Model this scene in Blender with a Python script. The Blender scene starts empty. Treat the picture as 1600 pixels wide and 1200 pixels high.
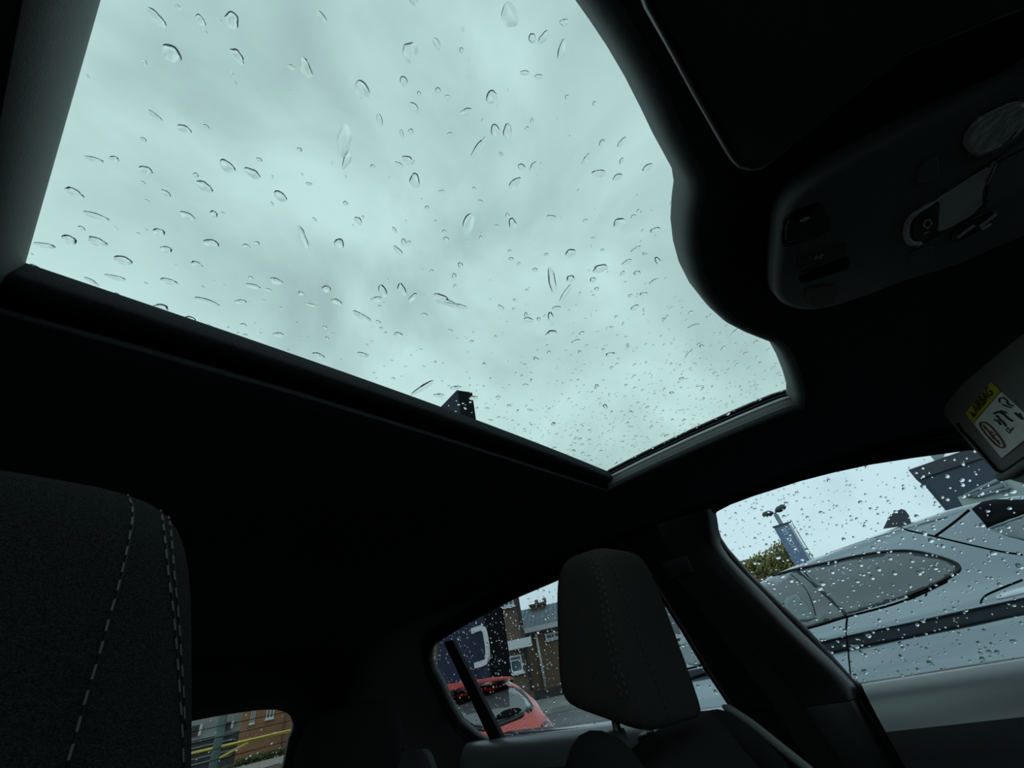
import bpy, bmesh, math, random
from mathutils import Vector, Matrix, noise
from mathutils.bvhtree import BVHTree
from mathutils.geometry import delaunay_2d_cdt
random.seed(7)
SC = bpy.context.scene
COL = SC.collection

# ------------------------------------------------------------------ camera
F = 600.0                     # focal length in pixels of the 1600 px wide frame (ultra wide phone lens)
CAM = Vector((0.33, 0.0, 1.20))
RM = Matrix(((-0.63662647, -0.36046554, -0.6817414),
             (0.75122212, -0.48965801, -0.44260631),
             (-0.17427581, -0.79391412, 0.58251894)))    # image right/down/forward -> world
cd = bpy.data.cameras.new('camera'); cam = bpy.data.objects.new('camera', cd); COL.objects.link(cam)
cd.sensor_width = 36.0; cd.lens = 36.0 * F / 1600.0; cd.clip_start = 0.01; cd.clip_end = 500
cx, cy, cz = RM.col[0], -RM.col[1], -RM.col[2]
M = Matrix((cx, cy, cz)).transposed().to_4x4(); M.translation = CAM
cam.matrix_world = M
SC.camera = cam
SC.view_settings.view_transform = 'Standard'; SC.view_settings.look = 'None'
SC.view_settings.exposure = 0.0; SC.view_settings.gamma = 1.0; SC.view_settings.use_curve_mapping = False
SC.cycles.transparent_max_bounces = 24
SC.cycles.max_bounces = 10
SC.cycles.transmission_bounces = 10

# ------------------------------------------------------------------ overcast sky
W = bpy.data.worlds.new('world'); SC.world = W; W.use_nodes = True
nt = W.node_tree; nt.nodes.clear()
tc = nt.nodes.new('ShaderNodeTexCoord')
n1 = nt.nodes.new('ShaderNodeTexNoise'); n1.inputs['Scale'].default_value = 2.6; n1.inputs['Detail'].default_value = 6; n1.inputs['Roughness'].default_value = 0.5; n1.inputs['Distortion'].default_value = 0.4
cr = nt.nodes.new('ShaderNodeValToRGB')
cr.color_ramp.elements[0].position = 0.34; cr.color_ramp.elements[0].color = (0.42, 0.54, 0.585, 1)
cr.color_ramp.elements[1].position = 0.62; cr.color_ramp.elements[1].color = (0.65, 0.815, 0.865, 1)
bg = nt.nodes.new('ShaderNodeBackground'); bg.inputs['Strength'].default_value = 1.04
wo = nt.nodes.new('ShaderNodeOutputWorld')
nt.links.new(tc.outputs['Generated'], n1.inputs['Vector']); nt.links.new(n1.outputs['Fac'], cr.inputs['Fac'])
nt.links.new(cr.outputs['Color'], bg.inputs['Color']); nt.links.new(bg.outputs[0], wo.inputs[0])

# ------------------------------------------------------------------ materials
def nmat(name):
    m = bpy.data.materials.new(name); m.use_nodes = True; return m, m.node_tree, m.node_tree.nodes['Principled BSDF']
def mat(name, col, rough=0.6, metal=0.0, bump=0.0, bscale=200.0, var=0.0, vscale=8.0, coat=0.0, spec=0.5):
    m, t, p = nmat(name)
    p.inputs['Base Color'].default_value = (*col, 1); p.inputs['Roughness'].default_value = rough
    p.inputs['Metallic'].default_value = metal; p.inputs['Coat Weight'].default_value = coat
    p.inputs['Coat Roughness'].default_value = 0.05; p.inputs['Specular IOR Level'].default_value = spec
    tcn = t.nodes.new('ShaderNodeTexCoord')
    if var > 0:
        n = t.nodes.new('ShaderNodeTexNoise'); n.inputs['Scale'].default_value = vscale; n.inputs['Detail'].default_value = 5
        t.links.new(tcn.outputs['Object'], n.inputs['Vector'])
        r = t.nodes.new('ShaderNodeValToRGB'); r.color_ramp.elements[0].position = 0.3; r.color_ramp.elements[1].position = 0.7
        r.color_ramp.elements[0].color = (*[c * (1 - var) for c in col], 1); r.color_ramp.elements[1].color = (*[min(1, c * (1 + var)) for c in col], 1)
        t.links.new(n.outputs['Fac'], r.inputs['Fac']); t.links.new(r.outputs['Color'], p.inputs['Base Color'])
    if bump > 0:
        n = t.nodes.new('ShaderNodeTexNoise'); n.inputs['Scale'].default_value = bscale; n.inputs['Detail'].default_value = 3
        t.links.new(tcn.outputs['Object'], n.inputs['Vector'])
        b = t.nodes.new('ShaderNodeBump'); b.inputs['Strength'].default_value = bump; b.inputs['Distance'].default_value = 0.002
        t.links.new(n.outputs['Fac'], b.inputs['Height']); t.links.new(b.outputs[0], p.inputs['Normal'])
    return m
def pane_mat(name, tint, refl=0.05, rough=0.0):
    m = bpy.data.materials.new(name); m.use_nodes = True; t = m.node_tree; t.nodes.clear()
    a = t.nodes.new('ShaderNodeBsdfTransparent'); a.inputs[0].default_value = (*tint, 1)
    g = t.nodes.new('ShaderNodeBsdfGlossy'); g.inputs['Roughness'].default_value = rough
    x = t.nodes.new('ShaderNodeMixShader'); x.inputs[0].default_value = refl
    o = t.nodes.new('ShaderNodeOutputMaterial')
    t.links.new(a.outputs[0], x.inputs[1]); t.links.new(g.outputs[0], x.inputs[2]); t.links.new(x.outputs[0], o.inputs[0]); return m
def water_mat():
    m = bpy.data.materials.new('rain_water'); m.use_nodes = True; t = m.node_tree; t.nodes.clear()
    g = t.nodes.new('ShaderNodeBsdfGlass'); g.inputs['IOR'].default_value = 1.33; g.inputs['Roughness'].default_value = 0.0
    g.inputs['Color'].default_value = (1, 1, 1, 1)
    o = t.nodes.new('ShaderNodeOutputMaterial'); t.links.new(g.outputs[0], o.inputs[0]); return m
def brick_mat(name, c1, c2, mortar, scale=1.0):
    m, t, p = nmat(name)
    tcn = t.nodes.new('ShaderNodeTexCoord'); mp = t.nodes.new('ShaderNodeMapping')
    b = t.nodes.new('ShaderNodeTexBrick'); b.inputs['Color1'].default_value = (*c1, 1); b.inputs['Color2'].default_value = (*c2, 1)
    b.inputs['Mortar'].default_value = (*mortar, 1); b.inputs['Scale'].default_value = scale
    b.inputs['Brick Width'].default_value = 0.225; b.inputs['Row Height'].default_value = 0.075; b.inputs['Mortar Size'].default_value = 0.008
    t.links.new(tcn.outputs['UV'], b.inputs['Vector'])
    t.links.new(b.outputs['Color'], p.inputs['Base Color']); p.inputs['Roughness'].default_value = 0.9
    return m
MT = {
 'headliner': mat('headliner_fabric', (0.058, 0.060, 0.068), 1.0, bump=0.4, bscale=900, spec=0.0),
 'seat_fabric': mat('seat_fabric', (0.042, 0.038, 0.035), 1.0, bump=0.9, bscale=1100, var=0.35, vscale=900, spec=0.1),
 'seat_side': mat('seat_side_fabric', (0.019, 0.018, 0.0175), 1.0, bump=0.8, bscale=900, spec=0.1),
 'ribbed': mat('ribbed_seat_fabric', (0.014, 0.014, 0.014), 1.0, bump=0.9, bscale=500, spec=0.1),
 'thread': mat('stitch_thread', (0.14, 0.115, 0.10), 0.8),
 'black_plastic': mat('black_plastic', (0.02, 0.021, 0.023), 0.5, bump=0.2, bscale=600, spec=0.3),
 'pillar': mat('pillar_trim_plastic', (0.008, 0.0085, 0.0085), 0.28, bump=0.04, bscale=900, spec=1.0),
 'door_card_lit': mat('door_card_lit_plastic', (0.21, 0.22, 0.22), 0.30, bump=0.05, bscale=700, spec=1.0),  # upper band of the card, window light put into its colour
 'rear_card_lit': mat('rear_card_lit_plastic', (0.09, 0.095, 0.094), 0.32, bump=0.05, bscale=700, spec=1.0),  # rear ledge band, light on it put into its colour
 'well': mat('sunroof_well_trim', (0.13, 0.14, 0.137), 0.6, bump=0.2, bscale=900, spec=0.3),
 'lip_driver': mat('sunroof_edge_cover', (0.20, 0.215, 0.21), 0.6, bump=0.1, bscale=900, spec=0.3),
 'lip': mat('sunroof_lip_fabric', (0.17, 0.185, 0.18), 0.7, bump=0.2, bscale=900, spec=0.2),
 'seat_fabric_dark': mat('driver_headrest_fabric', (0.026, 0.026, 0.0265), 1.0, bump=0.8, bscale=1900, var=0.6, vscale=1500, spec=0.05),
 'bead': mat('sunroof_bead', (0.85, 0.88, 0.87), 0.35),
 'rubber': mat('rubber_seal', (0.006, 0.006, 0.007), 0.6, spec=0.2),
 'visor': mat('visor_plastic', (0.17, 0.175, 0.16), 0.65, bump=0.2, bscale=600, spec=0.3),
 'visor_cloth': mat('visor_cloth', (0.09, 0.092, 0.09), 1.0, bump=0.5, bscale=900, spec=0.05),
 'console': mat('console_plastic', (0.20, 0.21, 0.20), 0.45, bump=0.1, bscale=500, spec=0.3),
 'console_dark': mat('console_gloss_black', (0.006, 0.006, 0.007), 0.25, spec=0.5),
 'console_grey': mat('console_grey_panel', (0.75, 0.78, 0.76), 0.35, spec=0.6),
 'lens': mat('lamp_lens_plastic', (0.6, 0.58, 0.56), 0.15, bump=0.6, bscale=90, spec=0.6),
 'amber': mat('amber_button', (0.14, 0.08, 0.04), 0.4),
 'chrome': mat('chrome', (0.55, 0.6, 0.6), 0.12, metal=1.0),
 'satin': mat('satin_metal', (0.25, 0.29, 0.29), 0.3, metal=1.0),
 'yellow_label': mat('yellow_label', (0.55, 0.46, 0.03), 0.6),
 'white_label': mat('white_label', (0.80, 0.84, 0.78), 0.6, var=0.08, vscale=60),
 'ink': mat('label_ink', (0.03, 0.03, 0.03), 0.6),
 'red_ink': mat('label_red_ink', (0.22, 0.06, 0.05), 0.6),
 'sunroof_glass': pane_mat('sunroof_glass', (0.90, 0.965, 0.925), 0.02),
 'side_glass': pane_mat('side_glass', (0.925, 0.97, 0.98), 0.02),
 'rear_glass': pane_mat('rear_glass', (0.93, 0.93, 0.90), 0.02),
 'water': water_mat(),
 'asphalt': mat('wet_asphalt', (0.075, 0.08, 0.083), 0.35, bump=0.6, bscale=60, var=0.25, vscale=1.2),
 'pavement': mat('concrete_pavement', (0.30, 0.30, 0.28), 0.8, var=0.15, vscale=3),
 'grey_paint': mat('grey_metallic_paint', (0.29, 0.335, 0.355), 0.18, metal=1.0, coat=0.4),
 'own_paint': mat('dark_blue_car_paint', (0.01, 0.014, 0.02), 0.3, coat=0.6),
 'car_glass': mat('grey_privacy_glass', (0.10, 0.12, 0.125), 0.06, spec=0.9, coat=1.0),
 'car_glass_dark': mat('dark_car_glass', (0.01, 0.012, 0.014), 0.06, spec=0.35),
 'screen_glass': mat('pale_windscreen_glass', (0.10, 0.15, 0.15), 0.05, spec=1.0, coat=1.0),
 'gap': mat('panel_gap_black', (0.006, 0.006, 0.007), 0.8, spec=0.1),
 'gloss_black': mat('gloss_black_trim', (0.006, 0.007, 0.008), 0.2, spec=0.5),
 'red_paint': mat('red_car_paint', (0.62, 0.045, 0.03), 0.3, coat=0.9),
 'tail_red': mat('tail_lamp_red', (0.16, 0.02, 0.035), 0.12, coat=1.0),
 'tail_clear': mat('tail_lamp_clear', (0.55, 0.4, 0.42), 0.15, coat=1.0),
 'tail_white': mat('tail_lamp_white', (0.75, 0.8, 0.82), 0.15, coat=1.0),
 'tyre': mat('tyre_rubber', (0.015, 0.015, 0.015), 0.85),
 'navy': mat('navy_panel', (0.014, 0.020, 0.050), 0.6, var=0.1, vscale=2, spec=0.15),
 'navy_light': mat('navy_light_panel', (0.04, 0.062, 0.095), 0.4, var=0.15, vscale=0.6),
 'navy_dark': mat('black_panel', (0.004, 0.005, 0.007), 0.6, spec=0.1),
 'sign_white': mat('sign_white_letter', (0.62, 0.66, 0.66), 0.5),
 'banner': mat('banner_blue', (0.23, 0.32, 0.48), 0.7, var=0.08, vscale=3),
 'sign_bright': mat('banner_letter_white', (0.85, 0.9, 0.92), 0.6),
 'steel': mat('galvanised_steel', (0.28, 0.33, 0.36), 0.5, metal=0.3),
 'pale_metal': mat('pale_metal_cladding', (0.42, 0.50, 0.46), 0.5, var=0.1, vscale=2),
 'white_trim': mat('white_upvc', (0.72, 0.74, 0.74), 0.5),
 'slate': mat('slate_roof', (0.11, 0.15, 0.17), 0.7, var=0.25, vscale=6, bump=0.5, bscale=20),
 'window_dark': mat('building_window_glass', (0.10, 0.14, 0.16), 0.1, spec=0.8),
 'brick_brown': brick_mat('brown_brick', (0.16, 0.095, 0.062), (0.12, 0.075, 0.05), (0.2, 0.17, 0.14)),
 'brick_tan': brick_mat('tan_brick', (0.21, 0.135, 0.075), (0.17, 0.11, 0.065), (0.26, 0.22, 0.17)),
 'brick_orange': brick_mat('orange_brick', (0.33, 0.15, 0.07), (0.27, 0.13, 0.065), (0.33, 0.25, 0.18)),
 'render_grey': mat('pale_grey_render', (0.32, 0.36, 0.37), 0.8, var=0.08, vscale=2),
 'dark_wall': mat('dark_boarded_wall', (0.06, 0.063, 0.065), 0.8, var=0.3, vscale=3),
 'yellow_bar': mat('yellow_painted_steel', (0.60, 0.50, 0.10), 0.5, var=0.1, vscale=8),
 'teal_post': mat('grey_green_painted_post', (0.16, 0.25, 0.25), 0.5),
 'hedge': mat('hedge_leaves', (0.10, 0.12, 0.045), 0.8, var=0.5, vscale=5),
 'leaf_green': mat('leaf_green', (0.22, 0.26, 0.09), 0.7, var=0.4, vscale=2),
 'leaf_autumn': mat('leaf_autumn', (0.42, 0.27, 0.10), 0.7, var=0.4, vscale=2),
 'bark': mat('bark', (0.06, 0.045, 0.035), 0.9),
 'cladding': mat('grey_cladding', (0.045, 0.055, 0.07), 0.4, var=0.1, vscale=2),
}

# ------------------------------------------------------------------ helpers
def ray(px, py):
    return (RM @ Vector((px - 800.0, py - 600.0, F))).normalized()
def onplane(p, pt, n):            # where the sight line of a traced outline point meets a real plane
    d = ray(*p); return CAM + d * ((pt - CAM).dot(n) / d.dot(n))
def onx(p, x): return onplane(p, Vector((x, 0, 0)), Vector((1, 0, 0)))
def ony(p, y): return onplane(p, Vector((0, y, 0)), Vector((0, 1, 0)))
def onz(p, z): return onplane(p, Vector((0, 0, z)), Vector((0, 0, 1)))
def march(p, f, t0=0.05, t1=8.0, n=400):
    d = ray(*p); a = t0; fa = f(CAM + d * a)
    for i in range(1, n + 1):
        b = t0 + (t1 - t0) * i / n; fb = f(CAM + d * b)
        if fa * fb <= 0:
            for _ in range(24):
                c = (a + b) / 2; fc = f(CAM + d * c)
                if fa * fc <= 0: b = c
                else: a = c; fa = fc
            return CAM + d * ((a + b) / 2)
        a, fa = b, fb
    return CAM + d * t1
def mk(name, verts, faces, m, parent=None, smooth=True):
    me = bpy.data.meshes.new(name); me.from_pydata([tuple(v) for v in verts], [], faces); me.update()
    if smooth:
        for p in me.polygons: p.use_smooth = True
    if m is not None: me.materials.append(MT[m] if isinstance(m, str) else m)
    o = bpy.data.objects.new(name, me); COL.objects.link(o)
    if parent is not None: setp(o, parent)
    return o
def setp(o, parent):
    o.parent = parent
    if parent.type == 'EMPTY': o.matrix_parent_inverse = Matrix.Translation(-parent.location)   # parts' meshes are in world coordinates
def thing(name, label, cat, loc, group=None):
    o = bpy.data.objects.new(name, None); COL.objects.link(o); o.location = loc; o.empty_display_size = 0.05
    o['label'] = label; o['category'] = cat
    if group: o['group'] = group
    return o
def tag(o, label, cat, group=None, kind=None):
    o['label'] = label; o['category'] = cat
    if group: o['group'] = group
    if kind: o['kind'] = kind
    return o
def struct(o, label=None, cat=None):
    o['kind'] = 'structure'
    if label: o['label'] = label
    if cat: o['category'] = cat
    return o
def bm_to(name, bm, m, parent=None, smooth=False):
    me = bpy.data.meshes.new(name); bm.normal_update(); bm.to_mesh(me); bm.free()
    if smooth:
        for p in me.polygons: p.use_smooth = True
    me.materials.append(MT[m] if isinstance(m, str) else m)
    o = bpy.data.objects.new(name, me); COL.objects.link(o)
    if parent is not None: setp(o, parent)
    return o
def solid(o, t, off=-1.0):
    s = o.modifiers.new('thickness', 'SOLIDIFY'); s.thickness = t; s.offset = off; return o
def bevel(o, w, seg=3):
    s = o.modifiers.new('bevel', 'BEVEL'); s.width = w; s.segments = seg; s.limit_method = 'ANGLE'; s.angle_limit = 0.6; return o
def box(name, a, b, m, parent=None, bev=0.0, rot=None):
    """box between corners a and b"""
    x0, y0, z0 = a; x1, y1, z1 = b
    v = [(x, y, z) for x in (x0, x1) for y in (y0, y1) for z in (z0, z1)]
    f = [(0, 1, 3, 2), (4, 6, 7, 5), (0, 4, 5, 1), (2, 3, 7, 6), (0, 2, 6, 4), (1, 5, 7, 3)]
    o = mk(name, v, f, m, parent, smooth=bev > 0)
    if bev > 0: bevel(o, bev)
    return o
def tubebm(bm, pts, r, seg=8, closed=False, cap=True):
    n = len(pts); rings = []
    up = None
    for i, p in enumerate(pts):
        p = Vector(p)
        a = Vector(pts[i - 1] if (i > 0 or closed) else pts[i]); b = Vector(pts[(i + 1) % n] if (i < n - 1 or closed) else pts[i])
        d = (b - a).normalized()
        if up is None:
            up = Vector((0, 0, 1)) if abs(d.z) < 0.9 else Vector((1, 0, 0))
        s = d.cross(up)
        if s.length < 1e-5: s = d.cross(Vector((1, 0.3, 0.2)))
        s.normalize(); u = s.cross(d).normalized(); up = u
        rr = r[i] if isinstance(r, (list, tuple)) else r
        rings.append([bm.verts.new(p + s * (math.cos(k * 2 * math.pi / seg) * rr) + u * (math.sin(k * 2 * math.pi / seg) * rr)) for k in range(seg)])
    for i in range(n if closed else n - 1):
        A, B = rings[i], rings[(i + 1) % n]
        for k in range(seg): bm.faces.new((A[k], A[(k + 1) % seg], B[(k + 1) % seg], B[k]))
    if cap and not closed:
        bm.faces.new(rings[0][::-1]); bm.faces.new(rings[-1])
def tube(name, pts, r, m, parent=None, seg=8, closed=False):
    bm = bmesh.new(); tubebm(bm, pts, r, seg, closed); return bm_to(name, bm, m, parent, True)
def smoothline(pts, k=4, closed=False):
    """Catmull-Rom refinement of a traced line"""
    n = len(pts); out = []
    rng = range(n if closed else n - 1)
    for i in rng:
        g = lambda j: Vector(pts[j % n]) if closed else Vector(pts[max(0, min(n - 1, j))])
        p0, p1, p2, p3 = g(i - 1), g(i), g(i + 1), g(i + 2)
        for s in range(k):
            t = s / k
            out.append(0.5 * ((2 * p1) + (-p0 + p2) * t + (2 * p0 - 5 * p1 + 4 * p2 - p3) * t * t + (-p0 + 3 * p1 - 3 * p2 + p3) * t ** 3))
    if not closed: out.append(Vector(pts[-1]))
    return out
def inside(pt, poly):
    x, y = pt; c = False; n = len(poly)
    for i in range(n):
        x1, y1 = poly[i][0], poly[i][1]; x2, y2 = poly[(i + 1) % n][0], poly[(i + 1) % n][1]
        if (y1 > y) != (y2 > y) and x < (x2 - x1) * (y - y1) / (y2 - y1) + x1: c = not c
    return c
def mesh2d(outer, holes, step, near=None):
    """2D triangulation of a polygon with holes, with inner grid points"""
    near = near or step * 0.35
    vs = []; es = []
    for lp in [outer] + holes:
        b = len(vs); vs += [Vector((p[0], p[1])) for p in lp]; es += [(b + i, b + (i + 1) % len(lp)) for i in range(len(lp))]
    nb = len(vs)
    xs = [p[0] for p in outer]; ys = [p[1] for p in outer]
    segs = [(vs[a], vs[b]) for a, b in es]
    x = min(xs) + step / 2
    while x < max(xs):
        y = min(ys) + step / 2
        while y < max(ys):
            if inside((x, y), outer) and not any(inside((x, y), h) for h in holes):
                q = Vector((x, y)); ok = True
                for a, b in segs:
                    ab = b - a; L = ab.length_squared
                    t = 0 if L == 0 else max(0, min(1, (q - a).dot(ab) / L))
                    if (a + ab * t - q).length < near: ok = False; break
                if ok: vs.append(q)
            y += step
        x += step
    r = delaunay_2d_cdt(vs, es, [], 0, 1e-7)
    V, Fc = r[0], r[2]
    out = []
    for f in Fc:
        c = sum((V[i] for i in f), Vector((0, 0))) / len(f)
        if inside(c, outer) and not any(inside(c, h) for h in holes): out.append(tuple(f))
    return V, out
def sheet(name, outer, holes, step, fn, m, parent=None, thick=0.0, off=-1.0, smooth=True):
    V, Fc = mesh2d(outer, holes, step)
    o = mk(name, [fn(v.x, v.y) for v in V], Fc, m, parent, smooth)
    if thick: solid(o, thick, off)
    return o
def bvh_of(objs):
    vs = []; fs = []
    dg = bpy.context.evaluated_depsgraph_get()
    for o in objs:
        e = o.evaluated_get(dg); me = e.to_mesh(); b = len(vs)
        vs += [v.co.copy() for v in me.vertices]; fs += [tuple(b + i for i in p.vertices) for p in me.polygons]
        e.to_mesh_clear()
    return BVHTree.FromPolygons(vs, fs)
def onbvh(bv, p, off=0.0):
    d = ray(*p); h, n, i, t = bv.ray_cast(CAM, d)
    if h is None: return None
    if n.dot(d) > 0: n = -n
    return h + n * off
def applied(name, poly, bv, m, parent, step=14, off=0.003, thick=0.004, smooth=True):
    """a panel lying on a modelled body: its traced outline is carried onto the body's surface"""
    V, Fc = mesh2d(poly, [], step)
    P = [onbvh(bv, (v.x, v.y), off) for v in V]
    known = [p for p in P if p is not None]
    if not known: print('NO HIT', name, poly[0]); return None
    Fc = [f for f in Fc if all(P[i] is not None for i in f)]
    c = sum(known, Vector()) / len(known)
    P = [p if p is not None else c for p in P]
    used = sorted({i for f in Fc for i in f}); mp = {i: k for k, i in enumerate(used)}
    o = mk(name, [P[i] for i in used], [tuple(mp[i] for i in f)[::-1] for f in Fc], m, parent, smooth)
    # orient towards the eye
    me = o.data
    s = sum((p.normal.dot(CAM - p.center) for p in me.polygons))
    if s < 0: me.flip_normals()
    if thick: solid(o, thick, 1.0 if False else -1.0)
    return o
def appline(name, pts, bv, r, m, parent, off=0.001, seg=6, k=4):
    P = [onbvh(bv, (p[0], p[1]), off) for p in smoothline([(a, b, 0) for a, b in pts], k)]
    P = [p for p in P if p is not None]
    if len(P) < 2: print('NO HIT', name, pts[0]); return None
    return tube(name, P, r, m, parent, seg)
def dashes(name, pts, bv, m, parent, dash=0.0042, gap=0.0034, r=0.0006, off=0.0004, fr=1.0):
    P = [onbvh(bv, (p[0], p[1]), off) for p in smoothline([(a, b, 0) for a, b in pts], 24)]
    P = [p for p in P if p is not None]
    if len(P) < 3: print('NO HIT', name, pts[0]); return None
    bm = bmesh.new(); acc = 0; seg = [P[0]]; on = True
    for a, b in zip(P, P[1:]):
        L = (b - a).length
        if L > 0.02: seg = [b]; acc = 0; continue
        acc += L
        if on: seg.append(b)
        if acc >= (dash if on else gap):
            if on and len(seg) > 1: tubebm(bm, [seg[0], seg[-1]], r, 5)
            on = not on; acc = 0; seg = [b]
    o = bm_to(name, bm, m, parent); o['kind'] = 'stuff'; return o
def prism(name, pts, n, depth, m, parent=None, bev=0.0, smooth=False):
    """planar outline (3D points) given a real thickness along -n"""
    n = Vector(n).normalized(); k = len(pts)
    v = [Vector(p) for p in pts] + [Vector(p) - n * depth for p in pts]
    nm = Vector()
    for i in range(k): nm += Vector(pts[i]).cross(Vector(pts[(i + 1) % k]))
    f = [tuple(range(k)), tuple(range(2 * k - 1, k - 1, -1))] + [(i, i + k, (i + 1) % k + k, (i + 1) % k) for i in range(k)]
    if nm.dot(n) < 0: f = [q[::-1] for q in f]
    o = mk(name, v, f, m, parent, smooth)
    if bev: bevel(o, bev, 2)
    return o
def text(name, s, origin, ux, uy, size, m, parent, depth=0.001, align='LEFT'):
    cu = bpy.data.curves.new(name, 'FONT'); cu.body = s; cu.size = size; cu.extrude = depth; cu.align_x = align
    t = bpy.data.objects.new(name, cu); COL.objects.link(t)
    bpy.context.view_layer.update()
    me = bpy.data.meshes.new_from_object(t.evaluated_get(bpy.context.evaluated_depsgraph_get()))
    COL.objects.unlink(t); bpy.data.objects.remove(t)
    ux = Vector(ux).normalized(); uy = Vector(uy); uy = (uy - ux * uy.dot(ux)).normalized(); uz = ux.cross(uy)
    T = Matrix((ux, uy, uz)).transposed().to_4x4(); T.translation = Vector(origin)
    me.transform(T); me.materials.clear(); me.materials.append(MT[m])
    o = bpy.data.objects.new(name, me); COL.objects.link(o); setp(o, parent); return o

# ------------------------------------------------------------------ the car we sit in: shell surfaces
def zglass(x, y): return 1.500 - 0.05 * x * x
def cl(v): return max(0.0, min(1.0, v))
def zhead(x, y):
    z = 1.470 - 0.05 * x * x
    z -= 0.075 * cl((abs(x) - 0.52) / 0.16) ** 2
    z -= 0.11 * cl((-0.75 - y) / 0.95) ** 1.5
    z -= 0.05 * cl((y - 0.10) / 0.35) ** 1.5
    return z
def xside(y, z):                          # passenger side glass/trim plane (negative x), leaning in, narrowing to the rear
    return -(0.745 - 0.29 * max(0.0, z - 1.06)) + 0.05 * max(0.0, -0.6 - y)
def on_side(p, inset=0.0): return march(p, lambda q: q.x - xside(q.y, q.z) - inset)
def on_roof(p, dz=0.0): return march(p, lambda q: q.z - zglass(q.x, q.y) - dz)
def on_head(p, dz=0.0): return march(p, lambda q: q.z - zhead(q.x, q.y) - dz)
def offset2(poly, d):
    """offset a 2D loop outwards by d"""
    n = len(poly); A = sum(poly[i][0] * poly[(i + 1) % n][1] - poly[(i + 1) % n][0] * poly[i][1] for i in range(n))
    s = 1 if A > 0 else -1; out = []
    for i in range(n):
        a = Vector(poly[i - 1][:2]); b = Vector(poly[i][:2]); c = Vector(poly[(i + 1) % n][:2])
        t1 = (b - a).normalized(); t2 = (c - b).normalized(); t = (t1 + t2)
        t = t.normalized() if t.length > 1e-6 else t1
        nn = Vector((t.y, -t.x)) * s
        k = max(0.5, nn.dot(Vector((t1.y, -t1.x)) * s))
        out.append(b + nn * (d / k))
    return out

# sunroof opening (visible glass outline)
front_px = [(1228, 614), (1228, 598), (1222, 577), (1212, 552), (1200, 530), (1188, 517), (1168, 509), (1146, 500), (1118, 485), (1096, 465), (1075, 438), (1060, 408), (1051, 375), (1047, 340), (1049, 305), (1052, 282), (1049, 262), (1036, 238), (1018, 205), (1000, 167), (975, 118), (948, 72), (920, 30), (900, 2), (880, -28)]
side_px = [(945, 742), (1000, 714), (1080, 676), (1150, 645), (1190, 628), (1215, 618)]
rear_px = [(35, 430), (240, 495), (480, 575), (720, 660)]
f3 = [on_roof(p) for p in front_px]; s3 = [on_roof(p) for p in side_px]; r3 = [on_roof(p) for p in rear_px]
drx = (on_roof((35, 430)).x + on_roof((158, 0)).x) / 2
lastf = f3[-1]
loop = [v.to_2d() for v in r3] + [v.to_2d() for v in s3] + [v.to_2d() for v in f3]
loop += [Vector((lastf.x + 0.04, lastf.y - 0.001)), Vector((drx - 0.05, lastf.y - 0.002)), Vector((drx - 0.02, lastf.y - 0.007)), Vector((drx - 0.004, lastf.y - 0.022)), Vector((drx, lastf.y - 0.045)), Vector((on_roof((158, 0)).x, on_roof((158, 0)).y))]
LOOP = loop
nrear = len(r3)
hole = offset2(LOOP, 0.013)
ceil_outer = [(-0.648, -1.72), (0.648, -1.72), (0.648, 0.44), (-0.648, 0.44)]
def dens(poly, st):
    out = []
    for i in range(len(poly)):
        a = Vector(poly[i]); b = Vector(poly[(i + 1) % len(poly)]); k = max(1, int((b - a).length / st))
        out += [a + (b - a) * (j / k) for j in range(k)]
    return out
ceiling = struct(sheet('ceiling', dens(ceil_outer, 0.08), [hole], 0.05, lambda x, y: (x, y, zhead(x, y)), 'headliner', thick=0.006, off=1.0), 'black fabric headliner')
roofo = sheet('roof', dens([(-0.655, -1.78), (0.655, -1.78), (0.655, 0.48), (-0.655, 0.48)], 0.1), [offset2(LOOP, 0.020)], 0.08,
              lambda x, y: (x, y, max(zhead(x, y), 1.33) + 0.030 + 0.012 * (abs(x) < 0.6)), 'own_paint', thick=0.004, off=1.0)
struct(roofo)
# well walls between glass and headliner
def sweep_loop(name, L, prof, m, idx=None, parent=None):
    """prof: list of (outward offset, z relative to the glass)"""
    n = len(L); rows = []
    for o_, dz in prof:
        q = offset2(L, o_); rows.append([Vector((p.x, p.y, (zglass(p.x, p.y) + dz) if dz > -0.9 else zhead(p.x, p.y))) for p in q])
    idx = idx if idx is not None else range(n)
    v = []; f = []
    for r in rows: v += r
    for k in range(len(prof) - 1):
        for i in idx:
            j = (i + 1) % n; f.append((k * n + i, k * n + j, (k + 1) * n + j, (k + 1) * n + i))
    return mk(name, v, f, m, parent)
SM = [Vector((p.x, p.y)) for p in LOOP]
nl = len(LOOP)
edge_idx = [i for i in range(nl) if i >= nrear - 0 and i != nl]         # everything but the blind's edge
window1 = struct(sheet('window_1', offset2(LOOP, 0.018), [], 0.06, lambda x, y: (x, y, zglass(x, y)), 'sunroof_glass', thick=0.005, off=1.0), 'tinted panoramic sunroof glass')
idx_all = [i for i in range(nl) if i >= nrear]
ns = len(s3)
idx_side = [i for i in range(nrear, nrear + ns)]
idx_front = [i for i in range(nrear + ns, nl)]
t1 = struct(sweep_loop('trim_1', LOOP, [(0.016, -0.0005), (0.0, -0.0008), (-0.0012, -0.003), (-0.0005, -0.0052), (0.002, -0.0054)], 'rubber', idx_side), 'black rubber seal along the passenger edge of the sunroof')
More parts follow.
